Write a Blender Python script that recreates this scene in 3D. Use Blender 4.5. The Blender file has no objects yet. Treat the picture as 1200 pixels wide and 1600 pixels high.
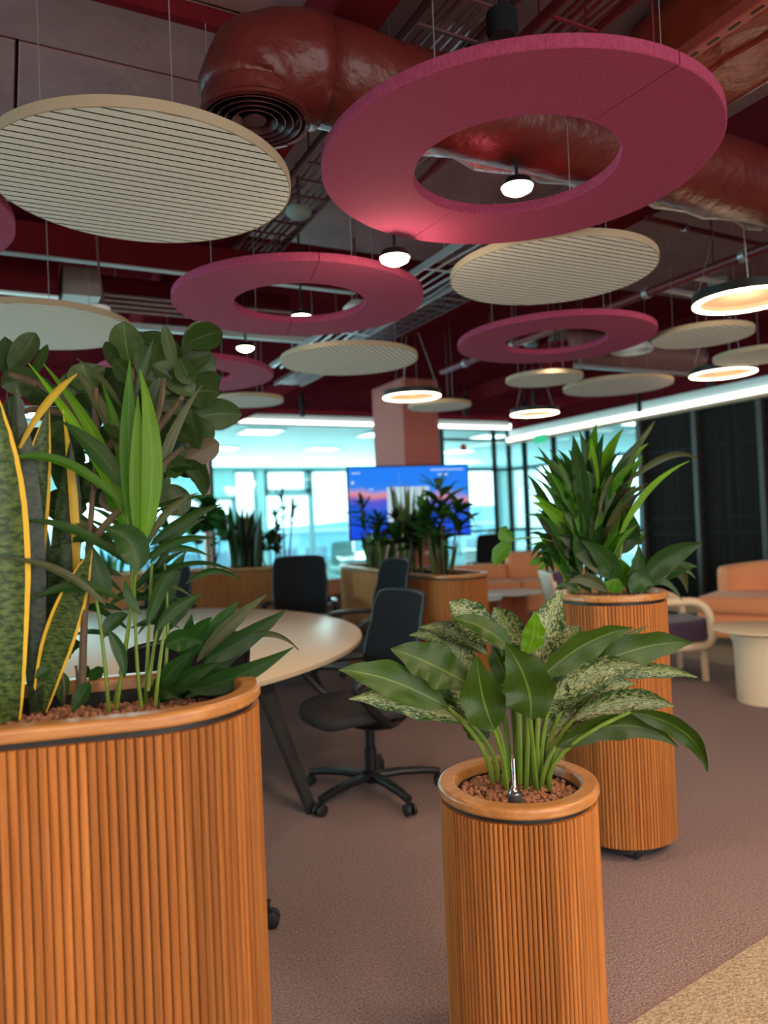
import bpy, bmesh, math, random
from mathutils import Vector, Matrix
SC = bpy.context.scene
COL = SC.collection
PI = math.pi
# room axes: +X runs along the back glazing, +Y runs along the dark panelled wall, Z up, metres
# ------------------------------------------------------------------ camera
cam_d = bpy.data.cameras.new('camera'); cam = bpy.data.objects.new('camera', cam_d); COL.objects.link(cam)
YAW, PITCH, ROLL = .474, .0149, .0419
_f = Vector((math.sin(YAW)*math.cos(PITCH), math.cos(YAW)*math.cos(PITCH), math.sin(PITCH)))
_r = Vector((math.cos(YAW), -math.sin(YAW), 0)); _u = _r.cross(_f)
_R = _r*math.cos(ROLL) - _u*math.sin(ROLL); _U = _r*math.sin(ROLL) + _u*math.cos(ROLL)
M = Matrix.Identity(4)
for i in range(3):
    M[i][0], M[i][1], M[i][2] = _R[i], _U[i], -_f[i]
M[2][3] = 1.40
cam.matrix_world = M
cam_d.sensor_width = 36; cam_d.lens = 1155/1600*36
cam_d.clip_start = .05; cam_d.clip_end = 600
cam_d.dof.use_dof = True; cam_d.dof.focus_distance = 2.05; cam_d.dof.aperture_fstop = 2.0
SC.camera = cam
# ------------------------------------------------------------------ world, exposure, lights
SC.view_settings.view_transform = 'Standard'; SC.view_settings.look = 'None'
SC.view_settings.exposure = 0.0; SC.view_settings.gamma = 1.0; SC.view_settings.use_curve_mapping = False
w = bpy.data.worlds.new('sky'); SC.world = w; w.use_nodes = True
nt = w.node_tree; bg = nt.nodes['Background']
tc = nt.nodes.new('ShaderNodeTexCoord'); sx = nt.nodes.new('ShaderNodeSeparateXYZ'); cr = nt.nodes.new('ShaderNodeValToRGB')
nt.links.new(tc.outputs['Generated'], sx.inputs[0]); nt.links.new(sx.outputs['Z'], cr.inputs[0]); nt.links.new(cr.outputs[0], bg.inputs[0])
cr.color_ramp.elements[0].position = .0; cr.color_ramp.elements[0].color = (.80, .95, 1, 1)
cr.color_ramp.elements[1].position = .6; cr.color_ramp.elements[1].color = (.55, .80, 1, 1)
bg.inputs[1].default_value = 4.0

def lamp(kind, loc, energy, color, size=.3, rot=(0, 0, 0), parent=None, size_y=None, spot=None):
    d = bpy.data.lights.new('light', kind); o = bpy.data.objects.new('light', d); COL.objects.link(o)
    d.energy = energy; d.color = color; o.location = loc; o.rotation_euler = rot
    if kind == 'AREA':
        d.size = size
        if size_y: d.shape = 'RECTANGLE'; d.size_y = size_y
        else: d.shape = 'DISK'
    else: d.shadow_soft_size = size
    if spot: d.spot_size = spot; d.spot_blend = .6
    if parent: o.parent = parent
    return o
WARM = (1, .74, .48); SOFT = (1, .84, .66); DAY = (.82, .97, 1)
# ceiling lamps of the same kind, over the part of the floor behind the viewer
for (x, y, e) in [(-.9, -.5, 48), (1.5, -.4, 60), (2.9, .5, 52), (.4, -1.8, 48), (2.2, -2.2, 50)]:
    lamp('AREA', (x, y, 2.5), e, WARM, .5)
# added soft fill light outside an invented opening behind the viewer
lamp('AREA', (1.5, -4.4, 1.5), 150, SOFT, 7, (PI/2, 0, 0), size_y=2.0)
# added cool fill light for the disc undersides, outside the left wall
lamp('AREA', (-4.5, 6.7, 1.45), 360, (.70, .93, 1), 6.2, (PI/2, 0, -PI/2), size_y=2.2)
# daylight through the facade windows of the office beyond the glass
lamp('AREA', (5.0, 18.2, 1.7), 1500, DAY, 14, (-PI/2, 0, 0), size_y=2.3)

# ------------------------------------------------------------------ materials
MATS = {}
def mat(name, col, rough=.5, metal=0, col2=None, scale=(20, 20, 20), bump=0, bscale=None, detail=4, rnd=0, spec=None, sheen=0, emit=None, es=1, tone=False, contrast=(.35, .65)):
    if name in MATS: return MATS[name]
    m = bpy.data.materials.new(name); m.use_nodes = True; t = m.node_tree; b = t.nodes['Principled BSDF']; N = t.nodes.new; Lk = t.links.new
    b.inputs['Base Color'].default_value = (*col, 1); b.inputs['Roughness'].default_value = rough; b.inputs['Metallic'].default_value = metal
    if spec is not None: b.inputs['Specular IOR Level'].default_value = spec
    if sheen: b.inputs['Sheen Weight'].default_value = sheen; b.inputs['Sheen Roughness'].default_value = .5
    if emit: b.inputs['Emission Color'].default_value = (*emit, 1); b.inputs['Emission Strength'].default_value = es
    if col2 or bump:
        g = N('ShaderNodeTexCoord'); mp = N('ShaderNodeMapping'); mp.inputs['Scale'].default_value = scale; Lk(g.outputs['Object'], mp.inputs[0])
        n = N('ShaderNodeTexNoise'); n.inputs['Scale'].default_value = 1; n.inputs['Detail'].default_value = detail; n.inputs['Roughness'].default_value = .6
        if rnd:
            oi = N('ShaderNodeObjectInfo'); ad = N('ShaderNodeVectorMath'); ad.operation = 'MULTIPLY_ADD'; cb = N('ShaderNodeCombineXYZ')
            ml = N('ShaderNodeMath'); ml.operation = 'MULTIPLY'; ml.inputs[1].default_value = 37.0; Lk(oi.outputs['Random'], ml.inputs[0])
            for i in range(3): Lk(ml.outputs[0], cb.inputs[i])
            ad2 = N('ShaderNodeVectorMath'); Lk(mp.outputs[0], ad2.inputs[0]); Lk(cb.outputs[0], ad2.inputs[1]); Lk(ad2.outputs[0], n.inputs['Vector'])
        else: Lk(mp.outputs[0], n.inputs['Vector'])
        if col2:
            r = N('ShaderNodeValToRGB'); r.color_ramp.elements[0].color = (*col, 1); r.color_ramp.elements[1].color = (*col2, 1)
            r.color_ramp.elements[0].position, r.color_ramp.elements[1].position = contrast
            Lk(n.outputs['Fac'], r.inputs[0]); out = r.outputs[0]
            if rnd:
                h = N('ShaderNodeHueSaturation'); mr = N('ShaderNodeMapRange'); mr.inputs[3].default_value = 1-rnd; mr.inputs[4].default_value = 1+rnd
                Lk(oi.outputs['Random'], mr.inputs[0]); Lk(mr.outputs[0], h.inputs['Value']); Lk(out, h.inputs['Color']); out = h.outputs[0]
            if tone:    # boards of differing tone: object colour, set per run of slats
                tn = N('ShaderNodeMix'); tn.data_type = 'RGBA'; tn.blend_type = 'MULTIPLY'; tn.inputs['Factor'].default_value = 1
                oc = N('ShaderNodeObjectInfo'); Lk(out, tn.inputs[6]); Lk(oc.outputs['Color'], tn.inputs[7]); out = tn.outputs[2]
            Lk(out, b.inputs['Base Color'])
        if bump:
            n2 = n
            if bscale:
                mp2 = N('ShaderNodeMapping'); mp2.inputs['Scale'].default_value = bscale; Lk(g.outputs['Object'], mp2.inputs[0])
                n2 = N('ShaderNodeTexNoise'); n2.inputs['Scale'].default_value = 1; n2.inputs['Detail'].default_value = 3; Lk(mp2.outputs[0], n2.inputs['Vector'])
            bp = N('ShaderNodeBump'); bp.inputs['Strength'].default_value = min(1, bump); bp.inputs['Distance'].default_value = .01
            Lk(n2.outputs['Fac'], bp.inputs['Height']); Lk(bp.outputs[0], b.inputs['Normal'])
    MATS[name] = m; return m
def glow(name, col, s):
    m = bpy.data.materials.new(name); m.use_nodes = True; t = m.node_tree; t.nodes.remove(t.nodes['Principled BSDF'])
    e = t.nodes.new('ShaderNodeEmission'); e.inputs[0].default_value = (*col, 1); e.inputs[1].default_value = s
    t.links.new(e.outputs[0], t.nodes['Material Output'].inputs[0]); return m
def glass(name, tint, refl=.06):
    m = bpy.data.materials.new(name); m.use_nodes = True; t = m.node_tree; t.nodes.remove(t.nodes['Principled BSDF']); N = t.nodes.new
    a = N('ShaderNodeBsdfTransparent'); a.inputs[0].default_value = (*tint, 1); g = N('ShaderNodeBsdfGlossy'); g.inputs['Roughness'].default_value = .02
    x = N('ShaderNodeMixShader'); x.inputs[0].default_value = refl
    t.links.new(a.outputs[0], x.inputs[1]); t.links.new(g.outputs[0], x.inputs[2]); t.links.new(x.outputs[0], t.nodes['Material Output'].inputs[0]); return m

def leafmat(name, top, top2, under, rib, vein=0, edge=None, variegate=0, trans=.25, rough=.32):
    """leaf: UV.x across (-1..1 mapped to 0..1), UV.y along; top and underside differ as on a real leaf"""
    m = bpy.data.materials.new(name); m.use_nodes = True; t = m.node_tree; b = t.nodes['Principled BSDF']; N = t.nodes.new; Lk = t.links.new
    uv = N('ShaderNodeUVMap'); sp = N('ShaderNodeSeparateXYZ'); Lk(uv.outputs[0], sp.inputs[0])
    ab = N('ShaderNodeMath'); ab.operation = 'SUBTRACT'; ab.inputs[1].default_value = .5; Lk(sp.outputs['X'], ab.inputs[0])
    a2 = N('ShaderNodeMath'); a2.operation = 'ABSOLUTE'; Lk(ab.outputs[0], a2.inputs[0])            # 0 midrib .. .5 edge
    oi = N('ShaderNodeObjectInfo')
    cmb = N('ShaderNodeCombineXYZ'); Lk(sp.outputs['Y'], cmb.inputs['Y'])
    rx = N('ShaderNodeMath'); rx.operation = 'MULTIPLY_ADD'; rx.inputs[1].default_value = 19; Lk(oi.outputs['Random'], rx.inputs[0]); Lk(sp.outputs['X'], rx.inputs[2]); Lk(rx.outputs[0], cmb.inputs['X'])
    mp = N('ShaderNodeMapping'); Lk(cmb.outputs[0], mp.inputs[0])
    n = N('ShaderNodeTexNoise'); n.inputs['Scale'].default_value = 1; n.inputs['Detail'].default_value = 5; n.inputs['Roughness'].default_value = .65; Lk(mp.outputs[0], n.inputs['Vector'])
    r = N('ShaderNodeValToRGB'); r.color_ramp.elements[0].color = (*top, 1); r.color_ramp.elements[1].color = (*top2, 1)
    if variegate == 1:      # feathery silver blotches running from the midrib outwards
        mp.inputs['Scale'].default_value = (13, 20, 1); mp.inputs['Rotation'].default_value = (0, 0, .7); n.inputs['Distortion'].default_value = .8; n.inputs['Detail'].default_value = 7
        md = N('ShaderNodeMath'); md.operation = 'MULTIPLY_ADD'; md.inputs[1].default_value = -.30; Lk(a2.outputs[0], md.inputs[0]); Lk(n.outputs['Fac'], md.inputs[2]); fac = md.outputs[0]
        r.color_ramp.elements[0].position = .36; r.color_ramp.elements[1].position = .52
    elif variegate == 2:    # cross banding of a snake plant
        mp.inputs['Scale'].default_value = (4, 60, 1)
        fac = n.outputs['Fac']; r.color_ramp.elements[0].position = .42; r.color_ramp.elements[1].position = .58
    else:                   # fine lengthwise veining
        mp.inputs['Scale'].default_value = (26, 1.2, 1)
        fac = n.outputs['Fac']; r.color_ramp.elements[0].position = .3; r.color_ramp.elements[1].position = .7
    Lk(fac, r.inputs[0]); c = r.outputs[0]
    def mix(f, c1, c2):
        x = N('ShaderNodeMix'); x.data_type = 'RGBA'
        Lk(f, x.inputs['Factor'])
        for s, v in ((6, c1), (7, c2)):
            if isinstance(v, tuple): x.inputs[s].default_value = (*v, 1)
            else: Lk(v, x.inputs[s])
        return x.outputs[2]
    def lt(v, thr, op='LESS_THAN'):
        q = N('ShaderNodeMath'); q.operation = op; Lk(v, q.inputs[0]); q.inputs[1].default_value = thr; return q.outputs[0]
    if variegate != 2:
        geo = N('ShaderNodeNewGeometry'); c = mix(geo.outputs['Backfacing'], c, under)
        c = mix(lt(a2.outputs[0], .022), c, rib)
    if edge: c = mix(lt(a2.outputs[0], .40, 'GREATER_THAN'), c, edge)
    h = N('ShaderNodeHueSaturation'); mr = N('ShaderNodeMapRange'); mr.inputs[3].default_value = .75; mr.inputs[4].default_value = 1.25
    Lk(oi.outputs['Random'], mr.inputs[0]); Lk(mr.outputs[0], h.inputs['Value']); Lk(c, h.inputs['Color'])
    Lk(h.outputs[0], b.inputs['Base Color']); b.inputs['Roughness'].default_value = rough; b.inputs['Specular IOR Level'].default_value = .22
    bp = N('ShaderNodeBump'); bp.inputs['Strength'].default_value = .25; bp.inputs['Distance'].default_value = .003; Lk(n.outputs['Fac'], bp.inputs['Height']); Lk(bp.outputs[0], b.inputs['Normal'])
    tr = N('ShaderNodeBsdfTranslucent'); h2 = N('ShaderNodeHueSaturation'); h2.inputs['Saturation'].default_value = 1.15; h2.inputs['Value'].default_value = 1.5; Lk(h.outputs[0], h2.inputs['Color']); Lk(h2.outputs[0], tr.inputs[0])
    x = N('ShaderNodeMixShader'); x.inputs[0].default_value = trans; Lk(b.outputs[0], x.inputs[1]); Lk(tr.outputs[0], x.inputs[2]); Lk(x.outputs[0], t.nodes['Material Output'].inputs[0])
    MATS[name] = m; return m

OAK = mat('oak_slat', (.235, .078, .020), .55, col2=(.37, .140, .041), scale=(110, 110, 2.4), rnd=.10, bump=.25, spec=.12, tone=True, detail=6)
OAKR = mat('oak_rim', (.29, .115, .032), .36, col2=(.40, .18, .058), scale=(9, 60, 60), detail=6, bump=.1)
BLACK = mat('black', (.006, .006, .007), .55)
BLACKP = mat('black_plastic', (.008, .008, .010), .42, spec=.35)
BLACKM = mat('black_mesh', (.007, .007, .009), .9, spec=.12, col2=(.012, .012, .015), scale=(500, 500, 500), bump=.3)
CHROME = mat('grey_metal', (.35, .35, .36), .3, 1)
PINK = mat('pink_felt', (.24, .033, .080), .9, col2=(.31, .052, .110), scale=(160, 160, 60), bump=.5, spec=.08)
BEIGE = mat('beige_felt', (.58, .565, .51), .95, col2=(.67, .655, .60), scale=(140, 140, 140), bump=.3, spec=.1)
BACKSHADE = mat('beige_back', (.022, .015, .010), .95, spec=.05)  # dark backing; the same colour paints the groove shade on strip sides
BEIGERIM = mat('beige_disc_edge', (.34, .27, .19), .9, spec=.1)
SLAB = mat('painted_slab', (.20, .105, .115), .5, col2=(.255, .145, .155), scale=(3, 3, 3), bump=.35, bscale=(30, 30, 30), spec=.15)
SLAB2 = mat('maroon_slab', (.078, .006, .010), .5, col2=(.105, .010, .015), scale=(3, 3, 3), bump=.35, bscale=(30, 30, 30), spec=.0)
DARKRED = mat('dark_red_paint', (.10, .009, .013), .6, spec=.0)
DUCT = mat('duct_wrap', (.080, .009, .008), .42, col2=(.105, .014, .011), scale=(5, 5, 5), bump=1, bscale=(16, 16, 16), spec=.35)
DUCT2 = mat('brick_red_wrap', (.17, .026, .014), .36, col2=(.21, .036, .02), scale=(5, 5, 5), bump=1, bscale=(12, 12, 12), spec=.3)
FOIL = mat('foil_tape', (.55, .55, .57), .3, .8, bump=1, scale=(60, 60, 60))
REDPIPE = mat('red_pipe', (.13, .012, .018), .4)
GREYPIPE = mat('grey_pipe', (.42, .40, .42), .35, .5)
WIRE = mat('steel_wire', (.30, .28, .28), .4, .7)
WHITE = mat('white_plastic', (.75, .75, .73), .4)
CARPET = mat('mauve_carpet', (.145, .090, .090), .97, col2=(.32, .220, .212), scale=(120, 120, 120), bump=1, detail=2, contrast=(.3, .7))
CARPETB = mat('beige_carpet', (.24, .18, .125), .95, col2=(.42, .335, .24), scale=(95, 95, 95), bump=1, detail=2, contrast=(.3, .7))
TABLETOP = mat('cream_laminate', (.68, .57, .43), .42)
TABLEEDGE = mat('cream_edge', (.50, .40, .29), .5)
LEGGREY = mat('dark_grey_steel', (.016, .015, .015), .55, spec=.3)
PEB = mat('clay_pebbles', (.20, .085, .048), .9, col2=(.34, .16, .10), scale=(60, 60, 60), bump=.5)
STEM = mat('green_stem', (.085, .150, .016), .45, spec=.3, col2=(.13, .20, .03), scale=(30, 30, 5))
STEMD = mat('brown_stem', (.05, .032, .02), .8, col2=(.09, .06, .035), scale=(40, 40, 10), bump=.5)
ORANGE = mat('orange_fabric', (.84, .33, .15), .9, col2=(.90, .38, .18), scale=(200, 200, 200), bump=.2, sheen=.2)
PURPLE = mat('purple_fabric', (.055, .025, .068), .9, col2=(.075, .036, .09), scale=(250, 250, 250), bump=.3, sheen=.3)
BIRCH = mat('pale_birch', (.72, .52, .34), .4, col2=(.78, .58, .40), scale=(40, 40, 6))
CREAM = mat('cream_lacquer', (.66, .52, .36), .45)
TERRA = mat('terracotta_lacquer', (.45, .12, .06), .5)
WHITETOP = mat('white_top', (.72, .76, .76), .2)
COLP = mat('pink_column_paint', (.46, .135, .115), .75, spec=.2)
FRAME = mat('black_frame', (.008, .009, .010), .6, spec=.12)
FLUTE = mat('black_fluted_panel', (.011, .010, .010), .85, spec=.06, bump=.8, scale=(2, 45, .3), col2=(.026, .024, .023))
WALLC = mat('cream_wall', (.62, .55, .46), .8)
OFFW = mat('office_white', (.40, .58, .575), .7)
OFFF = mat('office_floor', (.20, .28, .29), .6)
TAN = mat('tan_trim', (.42, .30, .20), .5)
GLASS = glass('tinted_pane', (.80, .96, .95))
CLEAR = glass('clear_pane', (.97, .99, .99), .05)
LED = glow('led_strip', (1, .96, .88), 4.0)
PANEL = glow('office_light_panel', (.92, 1, .98), 6)
BULB = glow('lamp_lens', (1, .86, .66), 14)
RINGGLOW = glow('ring_led', (1, .80, .58), 8)
LM = {  # leaf materials
 'agl_t': leafmat('aglaonema_top', (.012, .042, .007), (.24, .275, .14), (.022, .060, .007), (.09, .16, .04), variegate=1, trans=.10),
 'agl_u': leafmat('aglaonema_plain', (.016, .042, .003), (.026, .062, .005), (.020, .050, .004), (.08, .13, .022), trans=.14),
 'lime': leafmat('young_lime_leaf', (.055, .16, .005), (.15, .33, .016), (.09, .23, .008), (.16, .32, .04), trans=.42),
 'palm': leafmat('palm_leaf', (.008, .032, .006), (.016, .052, .009), (.013, .040, .008), (.03, .07, .016), trans=.20),
 'palm_b': leafmat('palm_leaf_bright', (.034, .12, .007), (.060, .18, .012), (.040, .12, .009), (.09, .19, .03), trans=.40),
 'palm_y': leafmat('palm_leaf_streaked', (.014, .038, .010), (.085, .085, .042), (.022, .042, .014), (.09, .10, .04), trans=.2),
 'snake': leafmat('snake_plant_leaf', (.014, .034, .008), (.070, .100, .026), (.03, .06, .02), (.1, .1, .1), variegate=2, edge=(.60, .38, .035), trans=.1),
 'snake_d': leafmat('snake_plant_dark_leaf', (.005, .013, .005), (.022, .036, .014), (.03, .06, .02), (.1, .1, .1), variegate=2, trans=.06),
 'yellow': leafmat('snake_plant_yellow_edge', (.46, .29, .025), (.58, .40, .05), (.46, .29, .025), (.55, .40, .08), trans=.2),
 'rubber': leafmat('rubber_leaf', (.017, .036, .009), (.026, .052, .013), (.034, .054, .014), (.05, .08, .025), trans=.1, rough=.35),
 'rubber_b': leafmat('rubber_leaf_brown', (.050, .036, .020), (.075, .055, .03), (.05, .034, .018), (.1, .08, .05), trans=.1),
 'far': leafmat('far_leaf', (.008, .034, .009), (.018, .060, .013), (.012, .042, .009), (.035, .07, .02), trans=.25),
 'far_b': leafmat('far_leaf_light', (.040, .125, .026), (.065, .18, .04), (.045, .13, .03), (.08, .16, .06), trans=.4),
 'far_y': leafmat('far_leaf_pale', (.095, .145, .035), (.15, .20, .055), (.10, .145, .036), (.15, .2, .08), trans=.25),
 'petal': leafmat('white_petal', (.75, .70, .70), (.85, .8, .8), (.7, .6, .65), (.7, .6, .6), trans=.3),
}
# ------------------------------------------------------------------ mesh helpers
class MB:
    def __init__(s): s.v = []; s.f = []; s.uv = None
    def add(s, v, f):
        o = len(s.v); s.v += [tuple(p) for p in v]; s.f += [tuple(i+o for i in q) for q in f]; return s
    def box(s, c, d, M=None):
        x, y, z = (k/2 for k in d); V = [Vector((i*x, j*y, k*z)) for i in (-1, 1) for j in (-1, 1) for k in (-1, 1)]
        if M: V = [M @ p for p in V]
        return s.add([p+Vector(c) for p in V], [(0, 1, 3, 2), (4, 6, 7, 5), (0, 4, 5, 1), (2, 3, 7, 6), (0, 2, 6, 4), (1, 5, 7, 3)])
    def rbox(s, c, d, r=.01, n=3, M=None):
        bm = bmesh.new(); bmesh.ops.create_cube(bm, size=1)
        for q in bm.verts: q.co = Vector((q.co.x*d[0], q.co.y*d[1], q.co.z*d[2]))
        bmesh.ops.bevel(bm, geom=list(bm.edges), offset=min(r, min(d)*.49), segments=n, profile=.5, affect='EDGES')
        if M: bm.transform(M.to_4x4())
        bm.verts.index_update(); s.add([q.co+Vector(c) for q in bm.verts], [[l.vert.index for l in f.loops] for f in bm.faces]); bm.free(); return s
    def tube(s, pts, r, n=8, caps=True):
        pts = [Vector(p) for p in pts]; rs = r if isinstance(r, (list, tuple)) else [r]*len(pts); V = []; F = []
        up = Vector((0, 0, 1))
        t0 = (pts[1]-pts[0]).normalized(); a = t0.cross(up)
        if a.length < 1e-3: a = t0.cross(Vector((1, 0, 0)))
        a.normalize()
        for i, p in enumerate(pts):
            t = (pts[min(i+1, len(pts)-1)]-pts[max(i-1, 0)]).normalized(); a = (a-t*a.dot(t)).normalized(); b = t.cross(a)
            V += [p+(a*math.cos(2*PI*k/n)+b*math.sin(2*PI*k/n))*rs[i] for k in range(n)]
        for i in range(len(pts)-1):
            for k in range(n): F.append((i*n+k, i*n+(k+1) % n, (i+1)*n+(k+1) % n, (i+1)*n+k))
        if caps: F += [tuple(range(n))[::-1], tuple(range((len(pts)-1)*n, len(pts)*n))]
        return s.add(V, F)
    def lathe(s, prof, n=32, c=(0, 0, 0), M=None):
        V = []; F = []; m = len(prof)
        for k in range(n):
            a = 2*PI*k/n
            for r, z in prof:
                p = Vector((r*math.cos(a), r*math.sin(a), z)); V.append((M @ p if M else p)+Vector(c))
        for k in range(n):
            for j in range(m-1):
                F.append((k*m+j, ((k+1) % n)*m+j, ((k+1) % n)*m+j+1, k*m+j+1))
        return s.add(V, F)
    def prism(s, out, z0, z1):
        n = len(out); V = [(x, y, z0) for x, y in out]+[(x, y, z1) for x, y in out]
        return s.add(V, [tuple(range(n))[::-1], tuple(range(n, 2*n))]+[(i, (i+1) % n, n+(i+1) % n, n+i) for i in range(n)])
    def loft(s, rings, cap=True):
        n = len(rings[0]); V = [p for r in rings for p in r]; F = []
        for i in range(len(rings)-1):
            for k in range(n): F.append((i*n+k, i*n+(k+1) % n, (i+1)*n+(k+1) % n, (i+1)*n+k))
        if cap: F += [tuple(range(n))[::-1], tuple(range((len(rings)-1)*n, len(rings)*n))]
        return s.add(V, F)
    def sweep(s, pts, w, h, side=None):
        """flat band: w across (side direction), h thick"""
        pts = [Vector(p) for p in pts]; R = []
        for i, p in enumerate(pts):
            t = (pts[min(i+1, len(pts)-1)]-pts[max(i-1, 0)]).normalized(); a = Vector(side); a = (a-t*a.dot(t)).normalized(); b = t.cross(a)
            ww = w[i] if isinstance(w, (list, tuple)) else w
            R.append([p+a*(sx*ww/2)+b*(sy*h/2) for sx, sy in ((-.8, -1), (.8, -1), (1, -.4), (1, .4), (.8, 1), (-.8, 1), (-1, .4), (-1, -.4))])
        return s.loft(R)
    def grid(s, fn, nu, nv):
        V = [fn(i/nu, j/nv) for j in range(nv+1) for i in range(nu+1)]
        F = [(j*(nu+1)+i, j*(nu+1)+i+1, (j+1)*(nu+1)+i+1, (j+1)*(nu+1)+i) for j in range(nv) for i in range(nu)]
        return s.add(V, F)
    def sheet(s, fn, nu, nv, th):
        """closed sheet of thickness th offset along -normal"""
        P = [[Vector(fn(i/nu, j/nv)) for i in range(nu+1)] for j in range(nv+1)]; Q = []
        for j in range(nv+1):
            for i in range(nu+1):
                a = P[j][min(i+1, nu)]-P[j][max(i-1, 0)]; b = P[min(j+1, nv)][i]-P[max(j-1, 0)][i]; Q.append(P[j][i]-a.cross(b).normalized()*th)
        A = [p for r in P for p in r]; N0 = len(A); W = nu+1
        F = [(j*W+i, j*W+i+1, (j+1)*W+i+1, (j+1)*W+i) for j in range(nv) for i in range(nu)]
        F += [tuple(N0+k for k in q[::-1]) for q in F]
        bd = [i for i in range(W)]+[j*W+nu for j in range(1, nv+1)]+[nv*W+i for i in range(nu-1, -1, -1)]+[j*W for j in range(nv-1, 0, -1)]
        for k in range(len(bd)):
            a, b = bd[k], bd[(k+1) % len(bd)]; F.append((b, a, N0+a, N0+b))
        return s.add(A+Q, F)
    def build(s, name, m, parent=None, smooth=38, loc=None):
        me = bpy.data.meshes.new(name); me.from_pydata([tuple(p) for p in s.v], [], s.f); me.materials.append(m)
        if smooth:
            for p in me.polygons: p.use_smooth = True
            if smooth < 180: me.set_sharp_from_angle(angle=math.radians(smooth))
        o = bpy.data.objects.new(name, me); COL.objects.link(o)
        if parent: o.parent = parent
        if loc: o.location = loc
        return o
def tag(o, label, cat, group=None, kind=None):
    o['label'] = label; o['category'] = cat
    if group: o['group'] = group
    if kind: o['kind'] = kind
    return o
def thing(name, label, cat, loc=(0, 0, 0), rz=0, group=None):
    o = bpy.data.objects.new(name, None); COL.objects.link(o); o.empty_display_size = .1
    o.location = loc; o.rotation_euler = (0, 0, rz); return tag(o, label, cat, group)
def struct(o, label=None):
    o['kind'] = 'structure'
    if label: o['label'] = label
    return o
def dup(root, loc, rz, label, group=None, scale=None):
    def cp(o, par):
        c = o.copy(); COL.objects.link(c)
        if par: c.parent = par
        for ch in list(o.children): cp(ch, c)
        return c
    r = cp(root, None); r.location = loc; r.rotation_euler = (0, 0, rz); r['label'] = label
    if group: r['group'] = group
    if scale: r.scale = scale
    return r
def rotm(x=0, y=0, z=0):
    return (Matrix.Rotation(z, 3, 'Z') @ Matrix.Rotation(y, 3, 'Y') @ Matrix.Rotation(x, 3, 'X'))
def rot2(p, a): return (p[0]*math.cos(a)-p[1]*math.sin(a), p[0]*math.sin(a)+p[1]*math.cos(a))
def stadium(r, L, n=24):
    """outline of a trough: right cap centred on the origin, left cap at x=-L"""
    if L == 0: return [(r*math.cos(2*PI*k/(2*n)), r*math.sin(2*PI*k/(2*n))) for k in range(2*n)]
    P = [(r*math.cos(a), r*math.sin(a)) for a in [-PI/2+PI*k/n for k in range(n+1)]]
    m = max(2, int(L/.1)); P += [(-L*k/m, r) for k in range(1, m)]
    P += [(-L+r*math.cos(a), r*math.sin(a)) for a in [PI/2+PI*k/n for k in range(n+1)]]
    P += [(-L+L*k/m, -r) for k in range(1, m)]
    return P
# ================================================================== the room
B0, B1, A0, A1 = -4.0, 8.07, -4.2, 10.70      # left, right (panelled), behind, back (glazed)
ZC = 3.15
struct(MB().box(((B0+B1)/2, (A0+A1)/2, -.05), (B1-B0+.4, A1-A0+.4, .1)).build('floor', CARPET, smooth=0), 'mauve brown loop pile carpet')
# beige carpet of the walkway: its edge runs from (1.48,1.54) to (2.18,1.62); a second field lies under the armchairs
struct(MB().prism([(-4, .92), (1.48, 1.54), (2.177, 1.62), (5.62, 2.01), (5.62, -4.2), (-4, -4.2)], 0, .004).build('floor_walkway', CARPETB, smooth=0), 'beige carpet of the walkway')
struct(MB().prism([(5.72, 2.3), (8.05, 2.3), (8.05, 10.6), (5.72, 10.6)], 0, .004).build('floor_lounge', CARPETB, smooth=0), 'beige carpet under the lounge seats')
ceil = struct(MB().box(((B0+B1)/2, (A0+A1)/2, ZC+.1), (B1-B0+.4, A1-A0+.4, .16)).build('ceiling', DARKRED, smooth=0), 'painted concrete soffit of slabs')
sl = {}
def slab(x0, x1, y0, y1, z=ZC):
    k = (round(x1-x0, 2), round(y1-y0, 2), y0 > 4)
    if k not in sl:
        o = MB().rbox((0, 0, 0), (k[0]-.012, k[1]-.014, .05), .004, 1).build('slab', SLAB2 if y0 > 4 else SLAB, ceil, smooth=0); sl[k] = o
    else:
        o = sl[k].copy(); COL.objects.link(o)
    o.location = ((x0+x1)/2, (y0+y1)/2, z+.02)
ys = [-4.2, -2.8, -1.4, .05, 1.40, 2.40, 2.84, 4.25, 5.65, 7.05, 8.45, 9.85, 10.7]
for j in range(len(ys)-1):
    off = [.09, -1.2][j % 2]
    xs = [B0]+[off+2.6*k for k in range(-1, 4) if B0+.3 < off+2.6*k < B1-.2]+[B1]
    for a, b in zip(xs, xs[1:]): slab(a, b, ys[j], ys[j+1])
# narrow dropped rib between two slab rows
struct(MB().rbox(((B0+B1)/2, 2.43, ZC-.03), (B1-B0, .05, .06), .006, 1).build('trim_1', DARKRED, smooth=0), 'dark red rib under the soffit')
for i, (x, y, wd) in enumerate([(1.02, 3.2, .16), (3.0, 4.4, .14), (5.6, 4.4, .14)]):
    struct(MB().rbox((x, y, ZC-.10), (wd, 14, .2), .01, 1).build('trim_%d' % (i+2), DARKRED, smooth=0), 'dark red steel beam under the soffit')
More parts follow.
